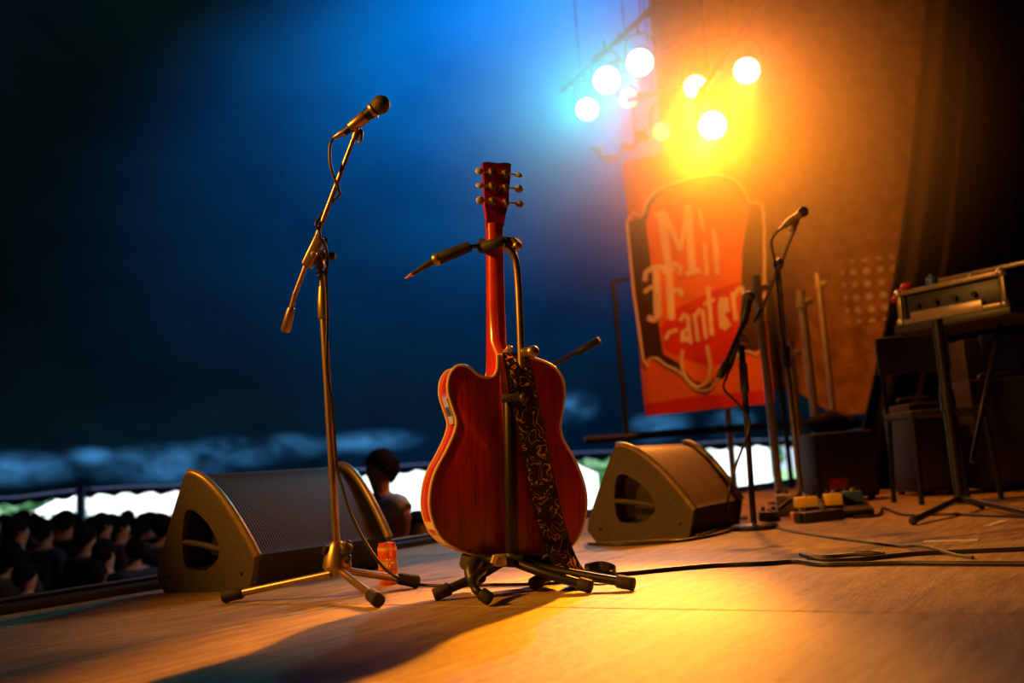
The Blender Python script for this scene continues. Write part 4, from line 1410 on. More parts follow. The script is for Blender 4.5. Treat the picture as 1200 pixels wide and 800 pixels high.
pedal(fl(927, 605) + V((0, 0.10, 0)), M['cream_enamel'], 'tall cream and red effects pedal on the floor left of the pedalboard', (0.075, 0.11, 0.10))
pedal(fl(959, 604) + V((0, 0.16, 0)), M['yellow'], 'small yellow effects pedal on the floor touching the pedalboard', (0.06, 0.09, 0.06))
pedal(fl(940, 609) + V((0, 0.02, 0)), M['orange'], 'low orange effects pedal in front of the other pedals', (0.085, 0.07, 0.035))
pedal(fl(906, 611) + V((0, 0.06, 0)), M['black_plastic'], 'black effects pedal beside the far round microphone base', (0.09, 0.12, 0.045))
pedal(fl(962, 611) + V((0, 0.02, 0)), M['black_plastic'], 'long black rocker pedal lying in front of the pedalboard', (0.20, 0.08, 0.045), 0.35)

# ------------------------------------------------------------------ amplifier and dark gear at the back right
def cabinet(name, label, cat, pl, pr, top, y, depth, m=M['cab_dark'], badge=None, grp=None, corner=True):
    a = V((at(pl, 560, y).x, y, 0)); b = V((at(pr, 560, y).x, y, 0))
    h = at((pl + pr) / 2, top, y).z
    c = (a + b) / 2 + V((0, depth / 2, 0))
    t = thing(name, label, cat, c, 0, grp)
    w = (b - a).length
    mb = MB(); mb.box(c + V((0, 0, h / 2 + 0.01)), (w, depth, h - 0.02), None, 0.012); bd = mb.build('box', m, t)
    mb = MB(); mb.box(c + V((0, -depth / 2 - 0.003, h * 0.44)), (w * 0.86, 0.012, h * 0.72), None, 0.004); mb.build('speaker_grille', M['black_plastic'], t)
    mb = MB(); mb.tube([c + V((-0.09, 0, h)), c + V((-0.08, 0, h + 0.03)), c + V((0.08, 0, h + 0.03)), c + V((0.09, 0, h))], 0.010, 8); mb.build('carry_handle', M['black_plastic'], t)
    for sx_ in (-1, 1):
        for sy in (-1, 1):
            mb = MB(); mb.cyl(c + V((sx_ * (w / 2 - 0.04), sy * (depth / 2 - 0.04), 0)), c + V((sx_ * (w / 2 - 0.04), sy * (depth / 2 - 0.04), 0.025)), 0.02, n=12); mb.build('foot', M['rubber'], t)
    if badge:
        p = uvp = at(badge[0], badge[1], y - 0.01)
        mb = MB(); mb.box(p, (badge[2] / FPX * y, 0.012, badge[3] / FPX * y), None, 0.003); mb.build('badge', M['red'], t, label='plain red badge')
    return t, c, h
amp, ac, ah = cabinet('amplifier', 'black guitar amplifier with a red badge behind the pedalboard', 'amplifier', 958, 1030, 505, 5.6, 0.30, badge=(983, 567, 21, 13))
bagp = ac + V((-0.02, 0, ah))
mb = MB(); mb.ball(bagp + V((0, 0, 0.055)), 0.12, (1.1, 0.8, 0.55)); mb.ball(bagp + V((0.09, 0.0, 0.05)), 0.09, (1.0, 0.9, 0.5))
for v in mb.bm.verts:
    v.co += V((0.012 * math.sin(v.co.z * 60 + v.co.x * 40), 0, 0.010 * math.sin(v.co.x * 50)))
    v.co.z = max(v.co.z, bagp.z)
bag = mb.build('cloth_bag', M['curtain'])
tag(bag, 'slumped black cloth bag on top of the red-badged amplifier', 'bag')
cabinet('speaker_cabinet', 'dark speaker cabinet in the gloom behind the tripod equipment stand', 'speaker', 1075, 1125, 470, 5.5, 0.4)
cabinet('speaker_cabinet', 'dark speaker cabinet standing in front of the blue-panelled crate', 'speaker', 1150, 1260, 440, 5.4, 0.4)
# folding chair frame barely lit
chy = 5.0
chx = at(1105, 560, chy).x
ch = thing('folding_chair', 'dark chair with thin metal legs in the gloom under the flight case', 'chair', V((chx, chy, 0)))
sw, sd_, sh = 0.38, 0.36, 0.42
for dx in (-sw / 2, sw / 2):
    for dy in (-sd_ / 2, sd_ / 2):
        mb = MB(); mb.cyl(V((chx + dx, chy + dy, 0)), V((chx + dx * 0.9, chy + dy * 0.9, sh)), 0.013, n=12); mb.build('leg', M['black_metal'], ch)
mb = MB(); mb.box(V((chx, chy, sh + 0.012)), (sw, sd_, 0.035), None, 0.012); mb.build('seat', M['black_plastic'], ch)
mb = MB(); mb.box(V((chx, chy + sd_ / 2, sh + 0.33)), (sw, 0.03, 0.2), None, 0.012); mb.build('backrest', M['black_plastic'], ch)
for dx in (-sw / 2 + 0.02, sw / 2 - 0.02):
    mb = MB(); mb.cyl(V((chx + dx, chy + sd_ / 2, sh)), V((chx + dx, chy + sd_ / 2, sh + 0.42)), 0.011, n=12); mb.build('back_post', M['black_metal'], ch)

# flight case on a tripod stand
FA = at(1057, 381, 4.50); FB = at(1178, 358, 4.10)
fX = V((FB.x - FA.x, FB.y - FA.y, 0)); fw = fX.length; fX.normalize()
fY = V((-fX.y, fX.x, 0))
fz = (FA.z + FB.z) / 2
RF = cols(fX, fY, V((0, 0, 1)))
fc = (V((FA.x, FA.y, 0)) + V((FB.x, FB.y, 0))) / 2 + fY * 0.2
stz = fz
es = thing('equipment_stand', 'dark tripod stand with a flat top carrying the open flight case', 'stand', V((at(1140, 600, 4.05).x, 4.15, 0)))
ec = V((at(1140, 600, 4.05).x, 4.15, 0))
mb = MB(); mb.box(V((fc.x, fc.y, stz - 0.02)), (fw + 0.06, 0.44, 0.038), RF, 0.008); mb.build('top', M['black_plastic'], es)
mb = MB(); mb.cyl(V((ec.x, ec.y, 0.04)), V((ec.x, ec.y, stz - 0.03)), 0.022, n=16); mb.cyl(V((ec.x, ec.y, 0.42)), V((ec.x, ec.y, 0.50)), 0.03, n=16); mb.build('pole', M['black_metal'], es)
mb = MB(); mb.cyl(V((ec.x + 0.09, ec.y + 0.05, 0.20)), V((fc.x + 0.1, fc.y, stz - 0.03)), 0.012, n=12); mb.build('brace', M['black_metal'], es)
for (px, py) in ((1070, 610), (1230, 606), (1150, 592)):
    q = fl(px, py, 0.016)
    mb = MB(); mb.cyl(V((ec.x, ec.y, 0.06)), q, 0.012, n=12); lg = mb.build('leg', M['black_metal'], es)
    mb = MB(); mb.ball(q, 0.016); mb.build('rubber_foot', M['rubber'], lg)
fcz = stz + 0.002
fh = at(1120, 330, 4.3).z - fz
fct = thing('flight_case', 'open black rack flight case with gold-lit metal edges, on the tripod stand', 'case', V((fc.x, fc.y, fcz)))
def F(a, b, z):
    return V((fc.x, fc.y, fcz)) + fX * a + fY * b + V((0, 0, z))
mb = MB()
for args in (((0, 0, 0.012), (fw - 0.01, 0.38, 0.02)), ((0, 0, fh - 0.012), (fw - 0.01, 0.38, 0.02)), ((-fw / 2 + 0.012, 0, fh / 2), (0.018, 0.38, fh - 0.01)), ((fw / 2 - 0.012, 0, fh / 2), (0.018, 0.38, fh - 0.01)), ((0, 0.18, fh / 2), (fw - 0.02, 0.015, fh - 0.02))):
    mb.box(F(*args[0]), args[1], RF, 0.002)
mb.build('shell', M['cab_dark'], fct)
mb = MB(); mb.box(F(0, -0.165, fh / 2), (fw - 0.05, 0.03, fh - 0.05), RF, 0.004); fp = mb.build('rack_unit', M['black_plastic'], fct)
for k in range(4):
    mb = MB(); q = F(-0.16 + k * 0.09, -0.18, fh * 0.5); mb.cyl(q, q - fY * 0.02, 0.012, n=14); mb.build('knob', M['black_metal'], fp)
for (za, ba) in ((0.008, -0.195), (fh - 0.008, -0.195), (0.008, 0.195), (fh - 0.008, 0.195)):
    mb = MB(); mb.box(F(0, ba, za), (fw, 0.022, 0.022), RF, 0.004); mb.build('edge_rail', M['rail'], fct, label='metal edge rail')
for sx_ in (-1, 1):
    mb = MB(); mb.box(F(sx_ * (fw / 2), -0.195, fh / 2), (0.022, 0.022, fh), RF, 0.004); mb.build('edge_rail', M['rail'], fct, label='metal edge rail')
    for z in (0.008, fh - 0.008):
        mb = MB(); mb.ball(F(sx_ * fw / 2, -0.197, z), 0.021); mb.build('ball_corner', M['alu'], fct)
mb = MB(); mb.box(F(-0.02, -0.205, 0.02), (fw * 0.7, 0.012, 0.05), RF, 0.004); mb.build('front_plate', M['rail'], fct)
# lid propped open above the case
lidz = at(1120, 313, 4.3).z - fcz
mb = MB(); mb.box(F(0, 0.10, lidz), (fw, 0.02, 0.02), RF, 0.004)
for a in (-fw / 2 + 0.02, -0.06, fw / 2 - 0.02):
    mb.cyl(F(a, 0.10, fh - 0.01), F(a, 0.10, lidz), 0.009 if a != -0.06 else 0.02, n=12)
mb.build('top_handle', M['rail'], fct)
# red and blue connectors hanging at the case's left end
mb = MB(); q = F(-fw / 2 + 0.03, -0.17, fh + 0.005)
mb.ball(q + V((0, 0, 0.018)), 0.03, (1, 0.8, 0.6)); mb.tube([q + V((0, 0, 0.02)), q - fX * 0.04 + V((0, 0, 0.0)), q - fX * 0.05 - fY * 0.045 - V((0, 0, 0.04))], 0.012, 8)
tag(mb.build('red_cloth', M['red']), 'small red cloth tied at the left end of the flight case', 'cloth')
mb = MB(); q = F(-fw / 2 + 0.10, -0.08, fh); mb.cyl(q, q + V((0, 0, 0.055)), 0.026, n=20, bev=0.004); mb.cyl(q + V((0, 0, 0.055)), q + V((0, 0, 0.07)), 0.012, n=14)
tag(mb.build('tape_roll', M['blue']), 'blue container standing on top of the flight case', 'container')
# made-up crate; its blue panel stands in for a gap to the canopy
pc = at(1172, 412, 5.84)
pnl = thing('stand_in_crate', 'made-up dark crate, its dull blue square standing in for a curtain gap, behind the tripod equipment stand', 'crate', V((pc.x, pc.y, 0)))
hz = at(1172, 394, 5.84).z
mb = MB(); mb.box(V((pc.x + 0.05, pc.y + 0.15, hz / 2)), (0.5, 0.26, hz), None, 0.01); mb.build('box', M['cab_dark'], pnl)
mb = MB(); mb.box(V((pc.x, pc.y + 0.014, pc.z)), (0.21, 0.012, 0.21), None, 0.004); mb.build('front_panel', M['blue'], pnl)

# ------------------------------------------------------------------ cables and tape on the floor
def floor_cable(pts, r, label, m=None):
    mb = MB(); mb.tube([fl(a, b, r) + V((0, 0, dz)) for a, b, dz in pts], r, 10, smooth=6)
    return tag(mb.build('floor_cable', m or M['cable'], sharp=80), label, 'cable')
floor_cable([(706, 674, 0), (740, 671, 0), (790, 666, 0), (840, 662, 0), (900, 659.5, 0), (932, 657.5, 0), (960, 661, 0), (1000, 660.5, 0), (1060, 659.5, 0), (1130, 660, 0), (1210, 660.5, 0), (1300, 662, 0)], 0.0062, 'black cable running right across the floor from the guitar stand')
floor_cable([(1300, 638, 0), (1200, 643, 0), (1140, 645.5, 0), (1080, 648, 0), (1040, 651.5, 0), (1010, 655, 0), (975, 658, 0.004), (948, 657.5, 0.012), (939, 654.5, 0.012), (950, 651.8, 0), (975, 651.6, 0), (1005, 651, 0.004), (1030, 650.5, 0), (1034, 648, 0), (1018, 647.2, 0), (1002, 648.3, 0)], 0.0060, 'black cable ending in a flat loop on the floor, next to the white tape')
floor_cable([(905, 617, 0), (930, 622.5, 0), (970, 629, 0), (1010, 634, 0), (1050, 639, 0), (1085, 645, 0.011), (1120, 650, 0), (1140, 653, 0)], 0.0048, 'thin grey cable crossing the floor from the far round base', mat('grey_cable', (0.10, 0.11, 0.14), 0.5))
floor_cable([(690, 637, 0), (720, 638, 0), (760, 636, 0), (800, 633, 0), (840, 626, 0), (870, 617, 0)], 0.006, 'black cable along the foot of the right wedge monitor')
floor_cable([(860, 607, 0), (845, 612, 0.02), (830, 616, 0.02), (818, 622, 0.01), (838, 618, 0.01), (862, 611, 0.01), (875, 606, 0)], 0.007, 'brownish cable coil beside the right wedge monitor', M['steel_gold'])
floor_cable([(1000, 606, 0), (1030, 603, 0), (1035, 595, 0), (1060, 603, 0), (1110, 602, 0), (1160, 604, 0), (1250, 606, 0)], 0.006, 'black cable trailing behind the equipment stand')
def tape(px0, py0, px1, py1, w, label):
    a, b = fl(px0, py0), fl(px1, py1)
    d = (b - a).normalized(); s = V((-d.y, d.x, 0))
    mb = MB()
    n = 8
    mb.grid(lambda u, v: a.lerp(b, u) + s * (w * (v - 0.5)) + V((0, 0, 0.0012 + 0.0006 * math.sin(u * 14))), n, 2, 0.0012)
    tag(mb.build('floor_tape', M['tape']), label, 'tape')
tape(1083, 634, 1147, 632.5, 0.045, 'white strip of tape on the floor right of the cable loop')
tape(1157, 616, 1176, 610, 0.03, 'short strip of tape on the floor under the tripod equipment stand')

# ------------------------------------------------------------------ scrim and curtain
SY = 8.4
sl, sr = at(788, 300, SY).x, at(1180, 300, SY).x
zx = at(925, 400, SY).x
def zb_(x):
    k = min(1, max(0, (x - zx) / 0.3)); return 0.80 - 0.24 * k
def scrim(u, v):
    x = sl + (sr - sl) * u
    return V((x, SY + 0.022 * math.sin(x * 7) + 0.01 * math.sin(x * 19 + v * 4), zb_(x) + (5.4 - zb_(x)) * v))
mb = MB(); mb.grid(scrim, 120, 30, 0, lambda u, v: (u * 26, v * 44))
bs_ = tag(mb.build('backdrop_scrim', M['scrim'], local=False), 'tan perforated cloth scrim hanging behind the banner and lamps', 'backdrop')
mb = MB(); mb.cyl(V((sl - 0.1, SY, 5.42)), V((sr + 0.1, SY, 5.42)), 0.025); mb.build('hanging_pipe', M['black_metal'], bs_)
cy = 6.3
edge = [(1100, -60), (1088, 0), (1080, 90), (1070, 200), (1058, 290), (1044, 370), (1028, 440), (1012, 510), (1001, 586)]
ez = []
for (px, py) in edge:
    p = at(px, py, cy); ez.append((p.z, p.x))
ez.sort()
def edge_x(z):
    if z <= ez[0][0]: return ez[0][1]
    for (z0, x0), (z1, x1) in zip(ez[:-1], ez[1:]):
        if z0 <= z <= z1:
            return x0 + (x1 - x0) * (z - z0) / (z1 - z0)
    return ez[-1][1]
def curt(u, v):
    z = 0.01 + 5.3 * v
    x0 = edge_x(z); x1 = 6.5
    x = x0 + (x1 - x0) * u
    return V((x, cy + 0.09 * math.sin((u ** 0.8) * 95) + 0.03 * math.sin(u * 40 + v * 5) + 0.25 * u, z))
mb = MB(); mb.grid(curt, 240, 30, 0.006)
sc__ = tag(mb.build('stage_curtain', M['curtain']), 'heavy black curtain hanging in folds behind the flight case', 'curtain')
mb = MB(); mb.cyl(V((edge_x(5.3), cy + 0.1, 5.34)), V((6.5, cy + 0.3, 5.34)), 0.03); mb.build('curtain_rail', M['black_metal'], sc__)

# ------------------------------------------------------------------ people
def person_mesh(pose):
    """one continuous body, unit height about 1.75 m, facing -Y (towards the stage)"""
    bm = bmesh.new()
    sk = bm.verts.layers.skin.verify()
    vs = {}
    def v(n, co, r, r2=None):
        w = bm.verts.new(V(co)); w[sk].radius = (r, r2 or r); vs[n] = w; return w
    def e(a, b): bm.edges.new((vs[a], vs[b]))
    v('pel', (0, 0, 0.95), 0.15, 0.11); v('waist', (0, 0, 1.10), 0.135, 0.10); v('chest', (0, 0.01, 1.30), 0.165, 0.11); v('upper', (0, 0.01, 1.41), 0.12, 0.085)
    v('neck', (0, 0.0, 1.49), 0.055); v('jaw', (0, -0.02, 1.565), 0.07, 0.075); v('head', (0, -0.005, 1.65), 0.082, 0.098); v('crown', (0, 0.0, 1.71), 0.065, 0.075)
    for a, b in (('pel', 'waist'), ('waist', 'chest'), ('chest', 'upper'), ('upper', 'neck'), ('neck', 'jaw'), ('jaw', 'head'), ('head', 'crown')): e(a, b)
    for s, nm in ((-1, 'l'), (1, 'r')):
        up = pose.get(nm)
        v(nm + 'sh', (s * 0.185, 0.01, 1.40), 0.062)
        if up == 'raised':
            el = (s * 0.26, -0.10, 1.58); wr = (s * 0.18, -0.18, 1.80); hd = (s * 0.17, -0.19, 1.88)
        elif up == 'front':
            el = (s * 0.24, -0.03, 1.13); wr = (s * 0.10, -0.24, 1.16); hd = (s * 0.03, -0.28, 1.18)
        else:
            el = (s * 0.235, 0.02, 1.12); wr = (s * 0.245, -0.05, 0.88); hd = (s * 0.24, -0.07, 0.80)
        v(nm + 'el', el, 0.046); v(nm + 'wr', wr, 0.030); v(nm + 'hd', hd, 0.040, 0.022)
        e('upper', nm + 'sh'); e(nm + 'sh', nm + 'el'); e(nm + 'el', nm + 'wr'); e(nm + 'wr', nm + 'hd')
        v(nm + 'hip', (s * 0.095, 0, 0.88), 0.09); v(nm + 'kn', (s * 0.105, -0.01, 0.49), 0.062); v(nm + 'an', (s * 0.11, 0.02, 0.09), 0.042); v(nm + 'to', (s * 0.12, -0.14, 0.045), 0.042, 0.035)
        e('pel', nm + 'hip'); e(nm + 'hip', nm + 'kn'); e(nm + 'kn', nm + 'an'); e(nm + 'an', nm + 'to')
        # five fingers on each hand
        H, Wd = V(hd), V(wr)
        d = (H - Wd).normalized(); sd = V((0, 1, 0)).cross(d)
        sd = sd.normalized() if sd.length > 0.1 else V((1, 0, 0))
        pn = d.cross(sd).normalized()
        for k in range(4):
            o_ = (k - 1.5) * 0.019
            L_ = (0.058, 0.068, 0.063, 0.048)[k]
            v(f'{nm}f{k}', H + sd * o_ + d * (0.02 + L_ * 0.55), 0.0095); v(f'{nm}g{k}', H + sd * o_ + d * (0.02 + L_) + pn * 0.018, 0.008)
            e(nm + 'hd', f'{nm}f{k}'); e(f'{nm}f{k}', f'{nm}g{k}')
        v(nm + 't0', H - d * 0.01 + sd * 0.045, 0.011); v(nm + 't1', H + d * 0.03 + sd * 0.06, 0.009)
        e(nm + 'hd', nm + 't0'); e(nm + 't0', nm + 't1')
    vs['pel'][sk].use_root = True
    me = bpy.data.meshes.new('person'); bm.to_mesh(me); bm.free()
    o = bpy.data.objects.new('tmp', me); COL.objects.link(o)
    m1 = o.modifiers.new('s', 'SKIN'); m1.use_smooth_shade = True
    m2 = o.modifiers.new('d', 'SUBSURF'); m2.levels = m2.render_levels = 1
    dg = bpy.context.evaluated_depsgraph_get(); dg.update()
    out = bpy.data.meshes.new_from_object(o.evaluated_get(dg))
    bpy.data.objects.remove(o, do_unlink=True)
    # face: nose, ears, brow and mouth shaped into the same mesh
    bm = bmesh.new(); bm.from_mesh(out)
    for w in bm.verts:
        x, y, z = w.co
        if z > 1.53 and y < -0.05 and pose.get('face', True):
            w.co.y -= 0.022 * math.exp(-(x / 0.014) ** 2 - ((z - 1.628) / 0.022) ** 2)
            w.co.y += 0.010 * (math.exp(-((x - 0.032) / 0.016) ** 2 - ((z - 1.65) / 0.012) ** 2) + math.exp(-((x + 0.032) / 0.016) ** 2 - ((z - 1.65) / 0.012) ** 2))
            w.co.y -= 0.006 * math.exp(-(x / 0.03) ** 2 - ((z - 1.585) / 0.012) ** 2)
    for s in (-1, 1):
        r = bmesh.ops.create_uvsphere(bm, u_segments=8, v_segments=6, radius=0.022)
        for w in r['verts']:
            w.co = V((w.co.x * 0.45 + s * 0.083, w.co.y * 0.8 + 0.005, w.co.z * 1.3 + 1.635))
    for f in bm.faces: f.smooth = True
    me2 = bpy.data.meshes.new('person_body'); bm.to_mesh(me2); bm.free()
    return me2
def garment(body, sel, off, name, m):
    """clothing that follows the body: the selected faces pushed outwards"""
    bm = bmesh.new(); bm.from_mesh(body)
    kill = [f for f in bm.faces if not sel(f.calc_center_median())]
    bmesh.ops.delete(bm, geom=kill, context='FACES')
    # keep only the largest connected piece
    left = set(bm.faces); best = []
    while left:
        st = [left.pop()]; isl = list(st)
        while st:
            for e_ in st.pop().edges:
                for g_ in e_.link_faces:
                    if g_ in left:
                        left.discard(g_); st.append(g_); isl.append(g_)
        if len(isl) > len(best): best = isl
    keep_ = set(best)
    bmesh.ops.delete(bm, geom=[f for f in bm.faces if f not in keep_], context='FACES')
    bm.normal_update()
    nn = {v: v.normal.copy() for v in bm.verts}
    for v in bm.verts: v.co += nn[v] * off
    bmesh.ops.solidify(bm, geom=bm.faces[:], thickness=0.004)
    for f in bm.faces: f.smooth = True
    me = bpy.data.meshes.new(name); bm.to_mesh(me); bm.free()
    me.materials.append(m)
    return me
def make_person(pose, shirt, hair, label, loc, rz, scale, group=None):
    bd = person_mesh(pose)
    bd.materials.append(M['skin'])
    o = bpy.data.objects.new('person', bd); COL.objects.link(o)
    o.location = loc; o.rotation_euler = (0, 0, rz); o.scale = (scale,) * 3
    tag(o, label, 'person', group)
    arm = lambda c: abs(c.x) > 0.2 and (c.z < 1.0)
    hb = bmesh.new()
    bmesh.ops.create_uvsphere(hb, u_segments=24, v_segments=18, radius=1)
    for w in hb.verts: w.co = V((w.co.x * 0.094, w.co.y * 0.112 + 0.008, w.co.z * 0.118 + 1.648))
    bmesh.ops.delete(hb, geom=[f for f in hb.faces if (f.calc_center_median().z - 1.66) + 0.85 * f.calc_center_median().y < -0.055], context='FACES')
    for w in hb.verts:
        w.co += V((random.uniform(-1, 1), random.uniform(-1, 1), random.uniform(-1, 1))) * 0.004
    bmesh.ops.solidify(hb, geom=hb.faces[:], thickness=0.006)
    for f in hb.faces: f.smooth = True
    hme = bpy.data.meshes.new('hair'); hb.to_mesh(hme); hb.free(); hme.materials.append(hair)
    if hair is not M['skin']:
        q = bpy.data.objects.new('hair', hme); COL.objects.link(q); q.parent = o
    for nm, sel, off, m in (('shirt', lambda c: 0.93 < c.z < 1.47 and not (abs(c.x) > 0.19 and c.z < 0.98) and c.y > -0.19, 0.012, shirt),
                            ('trousers', lambda c: 0.10 < c.z < 0.97 and abs(c.x) < 0.19, 0.012, M['trousers'])):
        me = garment(bd, sel, off, nm, m)
        q = bpy.data.objects.new(nm, me); COL.objects.link(q); q.parent = o
    return o
FACE_STAGE = 0.0
protos = []
TAKEN = []
def free_spot(px, y):
    for _ in range(60):
        x = at(px, 600, y).x
        if all((x - a) ** 2 + (y - b) ** 2 > 0.50 ** 2 for a, b in TAKEN):
            break
        y += 0.2
    TAKEN.append((x, y))
    return y
def crowd_at(px, py_head, y):
    p = at(px, py_head, y)
    return V((p.x, p.y, GROUND)), (p.z - GROUND) / 1.77
crowd = [  # px of head, py of head top, depth, pose, shirt
    (20, 604, 7.8, {}, 'shirt_black'), (52, 607, 8.6, {'r': 'front'}, 'shirt_navy'), (77, 596, 8.0, {}, 'shirt_black'), (100, 612, 7.6, {'l': 'front'}, 'shirt_brown'),
    (119, 599, 8.2, {}, 'shirt_black'), (140, 603, 7.9, {'r': 'front'}, 'shirt_brown'), (160, 606, 8.4, {'l': 'front'}, 'shirt_navy'), (175, 598, 7.7, {}, 'shirt_black')]
labels = ['silhouetted person at the far left of the crowd', 'silhouetted person second from the left in the crowd', 'tallest silhouetted person in the left half of the crowd', 'silhouetted person in front of the navy tent pole', 'silhouetted person just right of the navy tent pole', 'silhouetted person in the middle of the white gap in the crowd', 'silhouetted person right of the white gap in the crowd', 'silhouetted person next to the left wedge monitor']
for (px, py, y, pose, sh), lab in zip(crowd, labels):
    y = free_spot(px, y)
    loc, sc_ = crowd_at(px, py, y)
    o = make_person(pose, M[sh], M['hair'], lab, loc, 3.1 + random.uniform(-0.9, 0.9), sc_, 'crowd in front of the stage')
    protos.append(o)
# further rows: copies of the people above
extra = []
for row, (y, pym, pxs) in enumerate(((6.9, 628, (-25, 12, 45, 84, 122, 158, 190)), (6.2, 655, (30, 70, 112, 150, 186)), (9.6, 602, (-10, 38, 66, 90, 130, 168, 205)), (11.5, 600, (5, 28, 60, 106, 150, 185, 215)), (14, 601, (-5, 20, 48, 72, 110, 135, 170, 200, 225)), (17, 602, (10, 40, 65, 120, 145, 180, 210)))):
    for k, px in enumerate(pxs):
        src = protos[(row * 3 + k * 5) % len(protos)]
        yy = free_spot(px, y + random.uniform(-0.25, 0.25))
        if yy > 18.5:
            TAKEN.pop(); continue
        loc, sc_ = crowd_at(px, pym + random.uniform(-5, 6) if yy < y + 1 else 602 + random.uniform(-3, 5), yy)
        c = copy_tree(src)
        c.location = loc; c.scale = (sc_,) * 3; c.rotation_euler = (0, 0, 3.1 + random.uniform(-0.9, 0.9))
        c['label'] = 'dark silhouette packed in the crowd left of the left wedge monitor'
        c['group'] = 'packed crowd'
loc, sc_ = crowd_at(445, 524, 6.3)
make_person({'r': 'front'}, M['shirt_black'], M['hair'], 'dark-haired person in black standing beyond the right end of the left wedge monitor', loc, -1.0, sc_)
loc, sc_ = crowd_at(463, 577, 5.3)
make_person({}, M['shirt_red'], M['hair_grey'], 'grey-haired person in dark red at the stage edge left of the guitar', loc, 1.2, sc_)
loc, sc_ = crowd_at(488, 597, 5.7)
make_person({}, M['shirt_brown'], M['hair'], 'dark-haired person nearest the left edge of the guitar body', loc, 0.4, sc_)
loc, sc_ = crowd_at(484, 622, 5.0)
make_person({}, M['shirt_red'], M['skin'], 'bald person low at the stage edge left of the guitar', loc, 0.2, sc_)

# ------------------------------------------------------------------ outside: white marquees and hedge
def marquee(px0, px1, y, wall_h, peak, label, drop=0.0):
    a, b = at(px0, 600, y).x, at(px1, 600, y).x
    c = V(((a + b) / 2, y, GROUND)); w = b - a; dp = 4.0
    t = thing('marquee', label, 'tent', c, 0, 'white marquees')
    mb = MB()
    prev = None
    for k in range(9):
        f = k / 8
        s = (1 - f) ** 1.6
        z = wall_h + (peak - wall_h) * f
        rg = [mb.bm.verts.new(c + V((w / 2 * s * i, dp / 2 + dp / 2 * s * j, z))) for i, j in ((-1, -1), (1, -1), (1, 1), (-1, 1))]
        if prev:
            for q in range(4): mb.face([prev[q], prev[(q + 1) % 4], rg[(q + 1) % 4], rg[q]])
        else: mb.face(rg)
        prev = rg
    mb.face(prev)
    mb.build('roof', M['white_pvc'], t)
    for i, j in ((-1, 0), (1, 0), (1, 1), (-1, 1)):
        mb = MB(); p = c + V((w / 2 * i * 0.98, dp * j + 0.05, 0)); mb.cyl(p, p + V((0, 0, wall_h)), 0.05, n=10); mb.build('post', M['white_pvc'], t)
    mb = MB(); mb.grid(lambda u, v: c + V((w * (u - 0.5), dp + 0.04 * math.sin(u * 40), wall_h * v)), 30, 2); mb.build('back_wall', M['white_pvc'], t)
    mb = MB(); mb.grid(lambda u, v: c + V((w * (u - 0.5) * 0.97, 0.06 + 0.03 * math.sin(u * 50), (wall_h - 0.02) * v)), 40, 2); mb.build('front_wall', M['white_pvc'], t)
    for s in (-1, 1):
        mb = MB(); mb.grid(lambda u, v: c + V((w / 2 * s, dp * u, wall_h * v)), 8, 2); mb.build('side_wall', M['white_pvc'], t)
    return t
marquee(30, 84, 30, 1.35, 2.3, 'white marquee outside, left of the navy tent pole')
marquee(104, 235, 26, 1.9, 2.6, 'wide bright white marquee outside, above the crowd')
marquee(405, 545, 30, 1.9, 2.6, 'white marquee outside, behind the person in black')
marquee(650, 703, 33, 1.3, 1.9, 'white marquee outside, right of the guitar body')
marquee(846, 908, 28, 1.9, 2.6, 'white marquee outside, seen under the banner')
for i, (px, y, w, h) in enumerate(((5, 44, 2.6, 3.4), (75, 56, 2.6, 3.6), (165, 47, 3.4, 3.9), (330, 58, 5, 3.5), (560, 46, 5, 3.6), (700, 60, 5, 3.8), (870, 46, 5, 3.7), (1030, 58, 5, 3.5))):
    c = at(px, 600, y); c.z = GROUND
    mb = MB()
    for k in range(14):
        q = c + V((random.uniform(-w / 2, w / 2), random.uniform(-1, 1), h * random.uniform(0.25, 0.75)))
        mb.ball(q, random.uniform(0.6, 1.0) * h * 0.24, (1, 1, 1), 10, 8)
    mb.ball(c + V((0, 0, h * 0.25)), h * 0.3, (w / h * 1.2, 1, 0.85), 14, 8)
    for v in mb.bm.verts:
        v.co += V((random.uniform(-0.15, 0.15), random.uniform(-0.15, 0.15), random.uniform(-0.15, 0.15)))
        v.co.z = max(v.co.z, GROUND)
    tag(mb.build('hedge_tree', M['hedge'], sharp=20), ['green tree outside at the far left', 'green tree outside behind the left marquee', 'green tree outside behind the wide marquee', 'green tree outside hidden behind the left wedge monitor', 'green tree outside behind the guitar', 'green tree outside right of the guitar', 'green tree outside under the banner', 'green tree outside behind the amplifier'][i], 'tree', 'trees outside the tent')

HAZE_D, HAZE_B = 0.42, 0.22
# ------------------------------------------------------------------ haze, its puffs shaped to give the glow around the lamps
mb = MB()
mb.box(V((1.30, 6.30, 2.70)), (4.4, 2.0, 4.0))
hz_ = mb.build('stage_haze', bpy.data.materials.new('stage_haze'))
hm = hz_.data.materials[0]; hm.use_nodes = True
nt = hm.node_tree
nt.nodes.remove(nt.nodes['Principled BSDF'])
ge = N(nt, 'ShaderNodeNewGeometry')
def puff(c, rad, dens):
    d_ = N(nt, 'ShaderNodeVectorMath', operation='DISTANCE'); d_.inputs[1].default_value = c
    nt.links.new(ge.outputs['Position'], d_.inputs[0])
    m_ = N(nt, 'ShaderNodeMapRange', interpolation_type='SMOOTHERSTEP'); m_.inputs[1].default_value = 0; m_.inputs[2].default_value = rad
    m_.inputs[3].default_value = dens; m_.inputs[4].default_value = 0
    nt.links.new(d_.outputs['Value'], m_.inputs[0])
    return m_.outputs[0]
